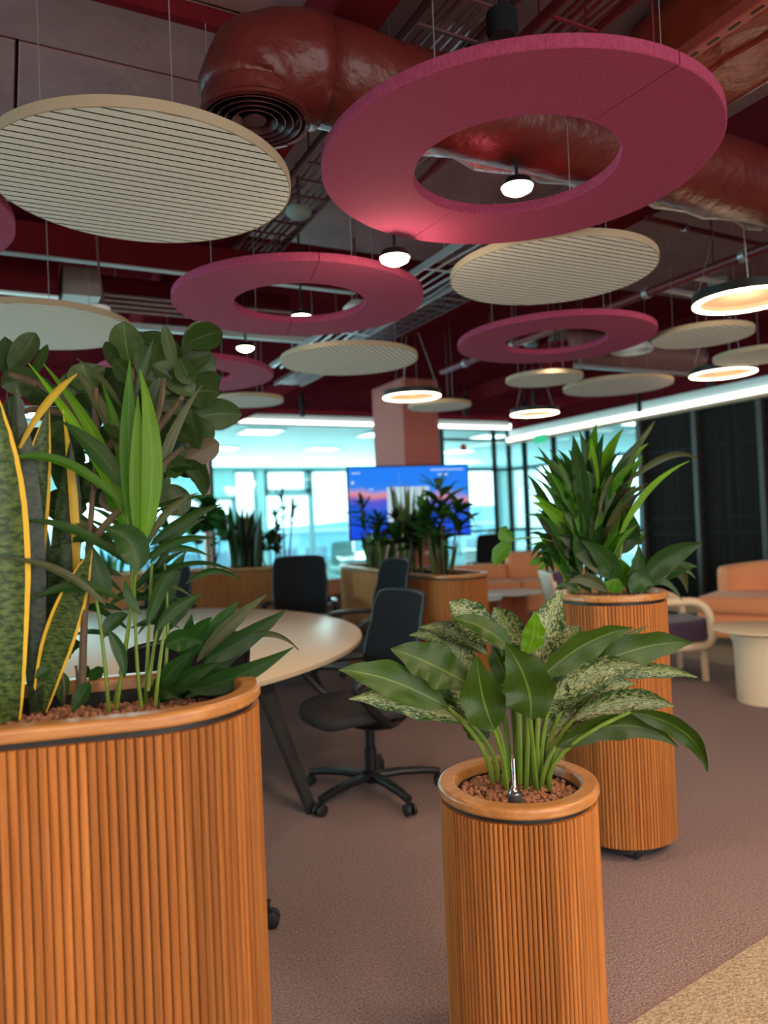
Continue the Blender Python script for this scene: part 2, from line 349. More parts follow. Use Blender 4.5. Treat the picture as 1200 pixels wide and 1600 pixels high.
# rear and left walls (behind and beside the viewer), with openings added for the fill lights
wl = MB()
wl.box((B0-.06, (A0+3.4)/2, ZC/2), (.12, 3.4-A0, ZC)).box((B0-.06, (10+A1)/2, ZC/2), (.12, A1-10, ZC)).box((B0-.06, 6.7, .15), (.12, 6.6, .3)).box((B0-.06, 6.7, 2.9), (.12, 6.6, .5))
struct(wl.build('wall_left', WALLC, smooth=0))
rw = MB()
rw.box(((B0+B1)/2, A0-.06, .2), (B1-B0, .12, .4)).box(((B0+B1)/2, A0-.06, 2.85), (B1-B0, .12, .6)).box((-3.2, A0-.06, 1.5), (1.6, .12, 2.2)).box((6.6, A0-.06, 1.5), (3, .12, 2.2))
struct(rw.build('wall_rear', WALLC, smooth=0))

# ---- right wall: black fluted panels with posts, then glazing up to the corner
wr = struct(MB().box((B1+.10, 1.75, 1.37), (.10, 11.8, 2.74)).build('wall_right', FRAME, smooth=0), 'black wall of fluted panels and posts')
n = 0
for k in range(12):
    y0 = 7.64-.94*k
    MB().rbox((B1+.03, y0-.47, 1.37), (.04, .84, 2.60), .006, 1).build('panel', FLUTE, wr, smooth=0)
    MB().rbox((B1-.01, y0, 1.36), (.10, .07, 2.72), .006, 1).build('post', mat('grey_post', (.045, .043, .043), .45), wr, smooth=0)
    for z in (2.22, 1.30, 1.09): MB().box((B1+.005, y0-.47, z), (.02, .86, .03)).build('rail', FRAME, wr, smooth=0)
struct(MB().rbox((B1-.01, 3.2, 2.725), (.12, 15, .05), .006, 1).build('trim_5', TAN, smooth=0), 'tan trim along the head of the wall')
struct(MB().rbox((B1-.03, 3.2, 2.785), (.10, 15, .06), .006, 1).build('trim_6', LED, smooth=0), 'lit strip along the head of the black wall')
struct(MB().rbox((B1+.02, 3.2, 2.885), (.12, 15, .13), .006, 1).build('trim_7', mat('pale_bulkhead', (.55, .66, .66), .5), smooth=0), 'pale bulkhead above the lit strip')
struct(MB().rbox((B1-.03, 2.2, .09), (.06, 11, .10), .004, 1).build('baseboard_right', BIRCH, smooth=0), 'pale wooden baseboard under the black panels')
struct(MB().box((B1+.12, 3.2, 3.06), (.14, 15, .22)).build('trim_12', DARKRED, smooth=0), 'dark red bulkhead over the right wall')
struct(MB().box((2.0, A1+.12, 3.16), (12.4, .16, .12)).build('trim_13', DARKRED, smooth=0), 'dark red bulkhead over the back glass')
def glazing(name, axis, const, lo, hi, posts, rails, z0, z1, label, panes=None):
    m = MB()
    def bar(u0, u1, za, zb, th=.06):
        c = ((u0+u1)/2, const, (za+zb)/2) if axis == 0 else (const, (u0+u1)/2, (za+zb)/2)
        d = (abs(u1-u0), th, abs(zb-za)) if axis == 0 else (th, abs(u1-u0), abs(zb-za))
        return c, d
    root = struct(MB().box(*bar(lo, hi, z1-.05, z1)).build(name, FRAME, smooth=0), label)
    MB().box(*bar(lo, hi, z0, z0+.08)).build('bottom_rail', FRAME, root, smooth=0)
    for p in posts: MB().rbox(*bar(p-.03, p+.03, z0+.08, z1-.05, .08), r=.006, n=1).build('post', FRAME, root, smooth=0)
    for u0, u1, z in rails: MB().box(*bar(u0, u1, z-.02, z+.02, .05)).build('rail', FRAME, root, smooth=0)
    cuts = sorted(set([lo, hi]+list(posts)))
    for a, b in zip(cuts, cuts[1:]):
        c, d = bar(a+.03, b-.03, z0+.08, z1-.05, .012)
        MB().box(c, d).build('pane', GLASS, root, smooth=0)
    return root
glazing('window_1', 1, B1, 7.68, A1, [7.68, 8.72, 9.52, 10.29], [(7.7, A1, 2.26), (7.7, A1, 1.19)], 0, 2.78, 'black framed glass partition beside the black panels')
glazing('window_added', 1, B0-.06, 3.4, 10.0, [3.43, 5.05, 6.7, 8.35, 9.97], [], .3, 2.65, 'added unseen glazing of the left wall for the fill light')  # invented window, added to let the cool fill light in
glazing('window_2', 0, A1, B0, B1, [-2.6, 2.68, 6.64, 7.72, 8.04], [(6.64, 8.04, 2.26), (6.64, 8.04, 1.19), (6.64, 8.04, 2.78)], 0, 3.0, 'tall glass partition to the office beyond')
struct(MB().rbox((2.60, A1-.03, 1.45), (.10, .14, 2.9), .006, 1).build('trim_8', mat('blush_trim', (.55, .33, .27), .6), smooth=0), 'blush coloured reveal beside the glass')
struct(MB().rbox((2.0, A1-.05, 2.995), (12.1, .08, .045), .006, 1).build('trim_9', LED, smooth=0), 'lit strip along the head of the back glass')
struct(MB().rbox((2.0, A1+.02, 3.07), (12.1, .12, .10), .006, 1).build('trim_10', mat('pale_bulkhead', (0, 0, 0)), smooth=0), 'pale bulkhead over the back glass')
# column
struct(MB().rbox((4.56, 8.20, ZC/2), (.50, .82, ZC), .012, 2).build('trim_11', COLP, smooth=0), 'square pink and terracotta painted column')['label'] = 'square pink painted column'

# ---- the office beyond the glass, and the facade with the view
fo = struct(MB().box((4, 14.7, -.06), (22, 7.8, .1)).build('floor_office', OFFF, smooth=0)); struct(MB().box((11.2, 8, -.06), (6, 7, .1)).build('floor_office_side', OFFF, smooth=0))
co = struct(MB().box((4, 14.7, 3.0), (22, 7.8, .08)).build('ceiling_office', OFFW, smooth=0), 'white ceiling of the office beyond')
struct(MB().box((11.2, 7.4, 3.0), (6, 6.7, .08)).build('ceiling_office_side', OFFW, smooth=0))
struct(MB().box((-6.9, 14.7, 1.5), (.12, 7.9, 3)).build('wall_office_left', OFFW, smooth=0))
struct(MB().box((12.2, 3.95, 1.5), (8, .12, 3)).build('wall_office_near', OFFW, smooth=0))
pan0 = None
for x, y, lab in [(3.70, 11.45, 'largest looking office light panel, behind the back glass left of the column'), (3.68, 13.9, 'office light panel at the left post of the back glass'), (5.77, 13.9, 'office light panel second from the column, left of it'), (5.75, 16.3, 'far office light panel over the facade window'),
                  (7.55, 16.3, 'far office light panel above the left corner of the television'), (5.88, 11.55, 'office light panel touching the left edge of the column'), (8.2, 11.5, 'office light panel just right of the column by the red sign'), (9.2, 14.1, 'office light panel under the one by the red sign'), (11.1, 16.6, 'far office light panel above the right corner of the television'), (9.8, 9.3, 'office light panel behind the side glass near the exit sign')]:
    if pan0 is None:
        pan0 = thing('office_light', lab, 'ceiling light', (x, y, 2.95), 0, 'light panels in the office ceiling')
        MB().box((0, 0, 0), (.58, .58, .012)).build('diffuser', PANEL, pan0, smooth=0)
        f = MB()
        for sx, sy, a, b in ((1, 0, .03, .64), (-1, 0, .03, .64), (0, 1, .64, .03), (0, -1, .64, .03)): f.box((sx*.305, sy*.305, 0), (a, b, .022))
        f.build('frame', WHITE, pan0, smooth=0)
    else: dup(pan0, (x, y, 2.95), 0, lab)
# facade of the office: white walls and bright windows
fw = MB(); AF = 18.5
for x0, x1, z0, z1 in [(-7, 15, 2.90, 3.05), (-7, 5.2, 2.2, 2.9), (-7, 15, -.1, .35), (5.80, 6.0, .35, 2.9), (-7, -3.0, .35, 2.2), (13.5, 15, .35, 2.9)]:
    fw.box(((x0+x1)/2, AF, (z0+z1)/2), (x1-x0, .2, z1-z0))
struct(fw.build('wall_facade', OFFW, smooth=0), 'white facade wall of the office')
FRG = mat('facade_frame', (.22, .34, .36), .5)
def facwin(nm, x0, x1, z0, z1, bars):
    r = struct(MB().box(((x0+x1)/2, AF, z1-.03), (x1-x0, .12, .06)).build(nm, FRG, smooth=0), 'bright facade window of the office')
    for (a, b, c, d) in bars+[(x0, x0+.06, z0, z1), (x1-.06, x1, z0, z1), (x0, x1, z0, z0+.06)]:
        MB().box(((a+b)/2, AF, (c+d)/2), (b-a, .12, d-c)).build('frame', FRG, r, smooth=0)
    MB().box(((x0+x1)/2, AF+.03, (z0+z1)/2), (x1-x0, .01, z1-z0)).build('pane', CLEAR, r, smooth=0)
facwin('window_3', 5.2, 5.8, .35, 2.9, [])
facwin('window_4', 6.0, 7.3, .35, 2.9, [(6.0, 7.3, 2.22, 2.40), (6.0, 6.12, 2.3, 2.9), (7.14, 7.3, 2.3, 2.9)])
facwin('window_5', 7.3, 10.4, .35, 2.9, [(8.8, 8.87, .35, 2.9)])
facwin('window_6', 10.4, 13.5, .35, 2.9, [(11.9, 11.97, .35, 2.9)])
facwin('window_7', -3.0, 5.2, .35, 2.2, [(-1, -.94, .35, 2.2), (1.1, 1.16, .35, 2.2), (3.2, 3.26, .35, 2.2)])
AFX = 14.2
fr = struct(MB().box((AFX, 11.3, 2.97), (.2, 14.6, .12)).build('wall_facade_side', OFFW, smooth=0)); MB().box((AFX, 11.3, .2), (.2, 14.6, .3)).build('sill', OFFW, fr, smooth=0)
for y in (5, 6.9, 8.8, 10.7, 12.6, 14.5, 16.4): MB().box((AFX, y, 1.6), (.12, .07, 2.6)).build('frame', FRG, fr, smooth=0)
MB().box((AFX, 11.3, 1.62), (.01, 14.4, 2.6)).build('pane', CLEAR, fr, smooth=0)
# view: ground, a long block and hills
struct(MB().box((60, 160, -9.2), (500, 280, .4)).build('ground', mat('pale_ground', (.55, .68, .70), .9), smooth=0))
hb = MB(); rng = random.Random(3)
hx = [-150+8*i for i in range(60)]; hz = [3.5+1.5*math.sin(i*.4)+1.2*math.sin(i*.17+1) for i in range(60)]
hb.v = [(x, 190, -9) for x in hx]+[(x, 200, z) for x, z in zip(hx, hz)]+[(x, 260, -9) for x in hx]
hb.f = [(i, i+1, 61+i, 60+i) for i in range(59)]+[(60+i, 61+i, 121+i, 120+i) for i in range(59)]
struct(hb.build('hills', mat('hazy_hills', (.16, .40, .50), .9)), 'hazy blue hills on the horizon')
bt = thing('long_building', 'long pale blue block seen through the facade windows', 'building', (32, 70, -9))
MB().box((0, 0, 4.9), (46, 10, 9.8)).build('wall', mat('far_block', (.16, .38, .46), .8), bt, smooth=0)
MB().rbox((0, 0, 9.95), (47, 11, .3), .05, 1).build('roof', OFFW, bt, smooth=0)
wn = None
for i in range(15):
    if wn is None: wn = MB().box((0, -5.02, 7.6), (2.2, .1, 1.6)).build('window', mat('far_window', (.05, .16, .22), .2), bt, smooth=0); wn.location.x = -21
    else: c = wn.copy(); COL.objects.link(c); c.location.x = -21+3*i
# ================================================================== ceiling: rafts, lamps, ducts, trays
ZR = 2.424      # underside of every raft
def cables(par, spots, z1=ZC-ZR-.012, z0=.03):
    for x, y in spots: MB().tube([(x, y, z0), (x, y, z1)], .0018, 5).build('cable', WIRE, par)
def ring_raft(x, y, rz, label):
    t = thing('acoustic_ring', label, 'ceiling panel', (x, y, ZR), rz, 'round pink acoustic rings')
    for s in range(2):
        m = MB(); n = 48; R0, R1, h = .300, .5714, .034; rings = []
        for k in range(n+1):
            a = PI*s+.003+(PI-.006)*k/n; ca, sa = math.cos(a), math.sin(a)
            rings.append([(r*ca, r*sa, z) for r, z in ((R0, .003), (R0+.003, 0), (R1-.003, 0), (R1, .003), (R1, h-.003), (R1-.003, h), (R0+.003, h), (R0, h-.003))])
        m.loft(rings).build('half_ring', PINK, t, smooth=30)
    cables(t, [(.43*math.cos(a), .43*math.sin(a)) for a in (.4, 1.97, 3.54, 5.11)])
    return t
ring1 = ring_raft(1.374, 1.738, .35, 'largest looking pink felt ring, overhead beside the bent red duct')
for x, y, lab in [(1.241, 3.183, 'middle pink felt ring, left of the beige disc and above the diagonal ribbed one'),
                  (2.921, 3.391, 'farther pink felt ring below the ribbed beige disc, above the tall planter'),
                  (1.10, 4.93, 'pink felt ring half hidden behind the rubber plant'),
                  (-.51, 2.73, 'pink felt ring cut by the left edge of the picture')]:
    dup(ring1, (x, y, ZR), .35+.8*x, lab)
ring1.rotation_euler.z = -1.507
def disc_raft(x, y, R, rz, label, ns, m=BEIGE, pink=False):
    t = thing('acoustic_disc', label, 'ceiling panel', (x, y, ZR), rz, 'round ribbed acoustic discs')
    MB().lathe([(0, .008), (R-.005, .008), (R-.005, .027), (0, .027)], 64).build('backing', BACKSHADE, t)
    MB().lathe([(R-.005, .0), (R-.001, .0), (R, .001), (R, .029), (R-.001, .03), (R-.03, .03), (R-.03, .028)], 72).build('edge_band', BEIGERIM, t)
    R -= .0055
    p = 2*R/ns
    for i in range(ns):
        y0 = -R+p*i+.0028; y1 = -R+p*(i+1)-.0028; out = []
        f = lambda yy: math.sqrt(max(0, R*R-yy*yy))
        K = 5; yy = [y0+(y1-y0)*k/K for k in range(K+1)]
        out = [(f(q), q) for q in yy]+[(-f(q), q) for q in yy[::-1]]
        if len(set(out)) < 5: continue
        so = MB().prism(out, 0, .008).build('strip', m, t, smooth=0); so.data.materials.append(BACKSHADE)
        for pg in so.data.polygons:
            if abs(pg.normal.z) < .5: pg.material_index = 1      # strip sides coloured dark to stand in for groove shade
    cables(t, [(.7*R*math.cos(a), .7*R*math.sin(a)) for a in (.6, 2.7, 4.8)])
    return t
disc_raft(.400, 2.246, .4305, 0, 'large beige ribbed disc overhead at upper left, left of the bent red duct', 26)
d3 = disc_raft(2.102, 2.441, .4305, 0, 'beige ribbed disc just below the big pink ring', 26)
d4 = dup(d3, (1.957, 4.205, ZR), PI/4, 'pale disc with diagonal ribs in front of the column, below the middle pink ring')
dup(d3, (.185, 3.98, ZR), 0, 'pale ribbed disc behind the tips of the rubber plant leaves')
dup(d3, (4.472, 4.46, ZR), 0, 'long pale disc above the head of the black wall, right of the smaller pale disc')
d5 = disc_raft(3.734, 3.026, .286, .2, 'small beige ribbed disc between the two right ring lamps', 17)
dup(d5, (3.651, 4.379, ZR), 0, 'small pale disc just below the farther pink ring')
dup(d5, (3.522, 5.68, ZR), 0, 'small pale disc in front of the terracotta side of the column')
dup(d5, (4.62, 3.30, ZR), 0, 'small pale disc at the right picture edge under the largest ring lamp')
dup(d5, (1.78, 5.80, ZR), 0, 'small pale disc just behind the half hidden pink ring')

def ring_lamp(x, y, label):
    t = thing('ring_lamp', label, 'lamp', (x, y, ZR), 0, 'round ring lamps on three wires')
    MB().lathe([(.207, .002), (.238, .002), (.238, .045), (.2, .048), (0, .048)], 48).build('housing', BLACKP, t)
    MB().lathe([(.204, -.004), (.222, -.007), (.238, -.004), (.2375, .004), (.205, .004), (.204, -.004)], 48).build('led_ring', RINGGLOW, t)
    MB().lathe([(0, .030), (.203, .030), (.205, .004)], 48).build('inner_plate', mat('lamp_plate', (.36, .22, .14), .6), t)
    MB().lathe([(0, ZC-ZR-.05), (.06, ZC-ZR-.05), (.075, ZC-ZR-.035), (.075, ZC-ZR-.004), (0, ZC-ZR-.004)], 24).build('canopy', mat('grey_canopy', (.20, .27, .27), .5), t)
    for k in range(3):
        a = 2*PI*k/3+.5; MB().tube([(.22*math.cos(a), .22*math.sin(a), .045), (.03*math.cos(a), .03*math.sin(a), ZC-ZR-.05)], .002, 5).build('wire', WIRE, t)
    return t
rl = ring_lamp(3.285, 2.409, 'largest looking ring lamp, cut by the right picture edge')
for x, y, lab in [(4.884, 3.789, 'ring lamp over the black panels, below the small beige disc'), (2.999, 5.259, 'ring lamp in front of the pink column'), (4.722, 5.833, 'ring lamp hanging before the glass corner')]: dup(rl, (x, y, ZR), .3*x, lab)
for o in [rl]+[q for q in COL.objects if q.name.startswith('ring_lamp.')]:
    lamp('POINT', (0, 0, -.06), 9, WARM, .15, parent=o)

def downlight(x, y, z, label, e):
    t = thing('pendant_spot', label, 'lamp', (x, y, z), 0, 'small round pendant spots')
    MB().lathe([(0, .03), (.025, .03), (.046, .022), (.056, .0), (.0555, -.002)], 28).build('body', BLACKP, t)
    MB().lathe([(.056, .0), (.050, -.014), (.028, -.026), (0, -.03)], 28).build('lens', BULB, t)
    MB().tube([(0, 0, .04), (0, 0, ZC-z)], .006, 6).build('rod', BLACKP, t)
    lamp('SPOT', (0, 0, -.045), e, WARM, .05, parent=t, spot=2.5); return t
for x, y, z, lab, e in [(1.62, 2.04, 2.55, 'lit spot seen through the hole of the nearest pink ring', 26), (1.477, 3.77, 2.55, 'lit spot seen through the hole of the middle pink ring', 26), (3.47, 4.03, 2.55, 'lit spot seen through the hole of the farther pink ring', 20),
                        (1.39, 4.54, 2.55, 'lit spot above the half hidden pink ring, left of the diagonal ribbed disc', 20)]: downlight(x, y, z, lab, e)
t = downlight(1.285, 2.336, 2.36, 'bright bare spot just under the far rim of the nearest pink ring', 24); lamp('POINT', (0, 0, -.06), 9, WARM, .05, parent=t)
# round supply duct with elbow and diffuser
def wob(r, n, seed):
    g = random.Random(seed); return [r*(1+g.uniform(-.045, .045)) for _ in range(n)]
t = thing('bent_duct', 'dark red wrapped air duct bending down to a round diffuser', 'duct', (.70, 2.10, 2.62))
P = [(0, 0, .05), (0, 0, .085)]+[(.19-.19*math.cos(a), -.03*math.sin(a), .085+.085*math.sin(a)) for a in [PI/2*k/8 for k in range(1, 9)]]
MB().tube(P, [.155, .163]+wob(.160, 8, 1), 28).build('elbow', DUCT, t, smooth=180)
P = [(.19+.12*k, -.03, .172) for k in range(48)]
MB().tube(P, wob(.148, 48, 2), 28).build('pipe', DUCT, t, smooth=180)
MB().lathe([(.155, .07), (.155, .01), (.165, .0), (.165, -.01), (.150, -.012), (.142, .02)], 40).build('collar', DUCT, t)
for k, r in enumerate((.128, .104, .080, .056)):
    MB().lathe([(r+.010, -.012), (r+.012, -.010), (r-.006, .016), (r-.009, .016), (r+.010, -.012)], 40).build('diffuser_ring', mat('dark_wine_metal', (.07, .018, .022), .4), t)
MB().lathe([(0, -.008), (.030, -.008), (.034, -.002), (.02, .015), (0, .015)], 32).build('diffuser_core', mat('dark_wine_metal', (0, 0, 0)), t)
MB().lathe([(.0, .05), (.15, .05)], 32).build('throat', BLACK, t)
MB().tube([(.36+.1*k, .10+.01*math.sin(k*1.3), .075+.012*math.sin(k*2.1)) for k in range(22)], [.012+.005*abs(math.sin(k*1.7)) for k in range(22)], 6).build('foil_seam', FOIL, t)
# second insulated duct at upper right, with the slotted channel under it
t = thing('square_duct', 'brick red wrapped duct crossing the upper right corner', 'duct', (2.22, .3, 2.95))
MB().rbox((0, .45, .05), (.50, 2.3, .24), .09, 6).build('wrap', DUCT2, t, smooth=180)
MB().tube([(-.05+.012*math.sin(k*1.9), -.6+.1*k, -.072) for k in range(22)], [.012+.004*math.sin(k*2.3) for k in range(22)], 6).build('seam', DUCT2, t)
MB().tube([(.24, -.6+.1*k, -.03) for k in range(22)], .01, 6).build('foil_edge', FOIL, t)
t = thing('slotted_channel', 'terracotta slotted steel channel at upper right', 'channel', (1.90, 1.35, 2.80))
MB().rbox((0, 0, 0), (.042, 1.5, .042), .004, 1).build('rail', mat('terracotta_steel', (.30, .055, .045), .45), t, smooth=0)
so = None
for k in range(20):
    if so is None: so = MB().rbox((0, 0, -.0215), (.012, .04, .002), .0009, 1).build('slot', BLACK, t, smooth=0); so.location.y = -.7
    else: c = so.copy(); COL.objects.link(c); c.location.y = -.7+.073*k
for y in (-.55, .32): MB().tube([(0, y, .02), (0, y, ZC-2.80)], .006, 6).build('rod', REDPIPE, t)
# cable trays
def tray(label, x, w, y0, y1, z, nc, m, step=.16):
    t = thing('cable_tray', label, 'cable tray', (x, y0, z)); L = y1-y0
    for s in (-1, 1): MB().rbox((s*w/2, L/2, .015), (.008, L, .045), .002, 1).build('side_rail', m, t, smooth=0)
    g = random.Random(int(x*100))
    for i in range(nc):
        xx = -w/2+w*(i+.5)/nc; MB().tube([(xx+g.uniform(-.008, .008), L*k/14, .012+g.uniform(0, .008)) for k in range(15)], g.uniform(.004, .008), 6).build('line_cable', m, t)
    r0 = None
    for k in range(int(L/step)):
        if r0 is None: r0 = MB().box((0, .1, 0), (w, .012, .008)).build('rung', m, t, smooth=0)
        else: c = r0.copy(); COL.objects.link(c); c.location.y = step*k
    for k in range(3):
        for s in (-1, 1): MB().tube([(s*w/2, L*(k+.5)/3, .03), (s*w/2, L*(k+.5)/3, ZC-z)], .004, 5).build('hanger', m, t)
    return t
TRAYM = mat('wine_tray', (.13, .055, .06), .4, .3)
tray('wine red cable tray running between the two nearest rafts', 1.32, .24, .6, 5.2, 2.97, 7, TRAYM)
tray('bundle of red conduits above the nearest pink ring', 1.69, .20, .5, 3.2, 2.99, 6, REDPIPE, .4)
tray('grey pipe run beyond the middle pink ring', 2.28, .34, 2.7, 6.2, 2.80, 5, GREYPIPE, .7)
tray('dark cable basket behind the farther pink ring', 2.75, .30, 3.2, 7.5, 2.92, 8, TRAYM, .12)
t = thing('red_pipe', 'red sprinkler pipe with grey clamps at right', 'pipe', (3.70, 2.3, 2.80))
MB().tube([(0, 0, 0), (0, 3.6, 0)], .028, 12).build('run', REDPIPE, t)
for k in range(5): MB().lathe([(.030, -.02), (.036, -.018), (.036, .018), (.030, .02)], 14, c=(0, .4+.7*k, 0), M=Matrix.Rotation(PI/2, 3, 'X')).build('clamp', GREYPIPE, t)
for k in range(3): MB().tube([(0, .6+1.1*k, .02), (0, .6+1.1*k, ZC-2.8)], .005, 6).build('rod', REDPIPE, t)
for i, (y, z, r, m, lab) in enumerate([(3.06, 2.80, .018, GREYPIPE, 'front grey pipe of the pair by the red pipe'), (3.30, 2.80, .018, GREYPIPE, 'rear grey pipe of the pair by the red pipe'), (2.74, 2.92, .016, REDPIPE, 'thin red pipe above the largest ring lamp')]):
    t = thing('service_pipe', lab, 'pipe', (3.72 if i < 2 else 3.0, y, z)); MB().tube([(0, 0, 0), (1.6, .05, 0)], r, 10).build('run', m, t)
    for x in (.3, 1.2): MB().lathe([(r+.001, -.012), (r+.006, -.01), (r+.006, .01), (r+.001, .012)], 12, c=(x, .05*x/1.6, 0), M=Matrix.Rotation(PI/2, 3, 'Y')).build('clip', WIRE, t)
# left services: beam, fan coil boxes, long light trough
t = thing('air_unit', 'dark red ceiling air unit at left above the pale disc', 'air conditioner', (.10, 4.62, 2.88))
MB().rbox((-.3, 0, 0), (1.0, .55, .30), .01, 1).build('casing', DARKRED, t, smooth=0)
MB().rbox((.32, -.06, -.06), (.20, .34, .16), .008, 1).build('grey_duct_end', mat('dusty_grey_duct', (.24, .20, .20), .5), t, smooth=0)
MB().rbox((.05, -.2, -.157), (.30, .05, .012), .003, 1).build('hatch', WHITETOP, t, smooth=0)
t = thing('linear_diffuser', 'long grey slotted air diffuser over the rubber plant', 'air diffuser', (.95, 4.72, 2.84))
MB().rbox((.2, .12, .07), (1.2, .34, .10), .01, 1).build('plenum', DARKRED, t, smooth=0)
for k in range(4): MB().rbox((.2, -.06+.085*k, -.005*k), (1.2, .05, .016), .004, 1, M=rotm(x=.5)).build('blade', mat('dusty_grey_duct', (0, 0, 0)), t, smooth=0)
t = thing('steel_beam', 'dark red steel channel above the middle pink ring', 'beam', (.5, 3.98, 2.86))
MB().rbox((0, 0, 0), (2.8, .09, .16), .006, 1).build('web', DARKRED, t, smooth=0); MB().rbox((0, -.02, -.083), (2.8, .05, .008), .002, 1).build('flange', mat('dusty_grey_duct', (0, 0, 0)), t, smooth=0)
t = thing('light_trough', 'bluish lit gap strip behind the middle pink ring', 'ceiling trim', (1.35, 5.55, 2.90))
MB().rbox((0, 0, 0), (1.8, .05, .05), .006, 1).build('strip', mat('pale_bulkhead', (0, 0, 0)), t, smooth=0)
# far duct with round diffuser
t = thing('far_duct', 'grey wrapped round duct beyond the farther pink ring', 'duct', (4.3, 4.95, 2.86))
MB().tube([(.1*k, 0, 0) for k in range(18)], wob(.15, 18, 5), 20).build('pipe', mat('grey_wrap', (.20, .10, .10), .4, bump=1, scale=(14, 14, 14)), t, smooth=180)
MB().rbox((.8, -.02, -.16), (1.7, .05, .03), .006, 1).build('bracket', GREYPIPE, t, smooth=0)
MB().tube([(-.02, 0, .02), (-.02, 0, -.2)], .13, 20).build('drop', DARKRED, t)
t = thing('round_diffuser', 'white round air diffuser right of the farther pink ring', 'air diffuser', (4.75, 4.55, 2.76))
MB().lathe([(.17, 0), (.172, .01), (.15, .05), (0, .05)], 32).build('pan', WHITE, t)
for r in (.16, .125, .09, .055): MB().lathe([(r, -.006), (r+.006, 0), (r-.015, .02), (r-.018, .018), (r, -.006)], 32).build('diffuser_ring', WHITE, t)
# sensors, speaker, track spots
t = thing('hanging_sensor', 'white round sensor on a rod above the pale disc at left', 'sensor', (.429, 3.755, 2.47))
MB().lathe([(0, -.012), (.03, -.012), (.055, .0), (.058, .022), (.045, .03), (0, .03)], 28).build('body', WHITE, t); MB().tube([(.03, 0, .03), (.01, 0, .2), (.0, 0, ZC-2.47)], .006, 6).build('rod', TRAYM, t)
t = thing('smoke_detector', 'grey round detector beside the cable tray', 'sensor', (1.30, 3.30, 2.90))
MB().lathe([(0, -.02), (.04, -.018), (.062, .0), (.062, .02), (0, .02)], 28).build('body', mat('grey_canopy', (0, 0, 0)), t); MB().tube([(0, 0, .02), (0, 0, ZC-2.9)], .008, 6).build('rod', TRAYM, t)
t = thing('ceiling_speaker', 'round black speaker hanging above the nearest pink ring', 'speaker', (1.36, 1.75, 2.86))
MB().lathe([(0, -.03), (.036, -.03), (.046, -.015), (.046, .04), (.03, .05), (0, .05)], 28).build('body', BLACKM, t); MB().tube([(0, 0, .06), (0, 0, ZC-2.86)], .008, 6).build('rod', BLACKP, t)
t = thing('beige_speaker', 'round beige speaker seen through the middle pink ring', 'speaker', (1.95, 4.05, 2.66))
MB().lathe([(0, -.01), (.08, -.01), (.09, 0), (.085, .06), (.04, .1), (0, .1)], 28).build('body', BEIGE, t); MB().tube([(0, 0, .08), (0, 0, ZC-2.66)], .007, 6).build('rod', TRAYM, t)
ts = None
for x, y, z, lab in [(3.21, 8.29, 2.78, 'black stick spot over the back glass left of the column'), (5.26, 7.86, 2.78, 'black stick spot right of the column'), (6.06, 7.69, 2.72, 'black stick spot before the glass corner'), (5.75, 7.1, 2.74, 'black stick spot near the ring lamp at the glass corner'), (7.6, 7.2, 2.80, 'black stick spot at the start of the black wall'), (7.0, 5.6, 2.82, 'black stick spot over the second black panel')]:
    if ts is None:
        ts = thing('stick_spot', lab, 'lamp', (x, y, z), 0, 'black stick spots along the walls')
        MB().lathe([(0, .2), (.025, .2), (.03, .19), (.03, -.06), (.026, -.062)], 20).build('body', BLACKP, ts); MB().lathe([(.026, -.06), (0, -.055)], 20).build('lens', BLACK, ts)
        MB().tube([(0, 0, .2), (0, 0, ZC-2.72)], .008, 6).build('rod', BLACKP, ts)
    else: dup(ts, (x, y, z), 0, lab)
t = thing('wall_sensor', 'small white sensor on a stem above the lit wall strip', 'sensor', (6.6, 6.15, 2.86))
MB().lathe([(0, -.02), (.05, -.02), (.055, .0), (.05, .02), (0, .02)], 20).build('body', WHITE, t); MB().tube([(0, 0, .02), (0, 0, ZC-2.86)], .012, 6).build('rod', TRAYM, t)
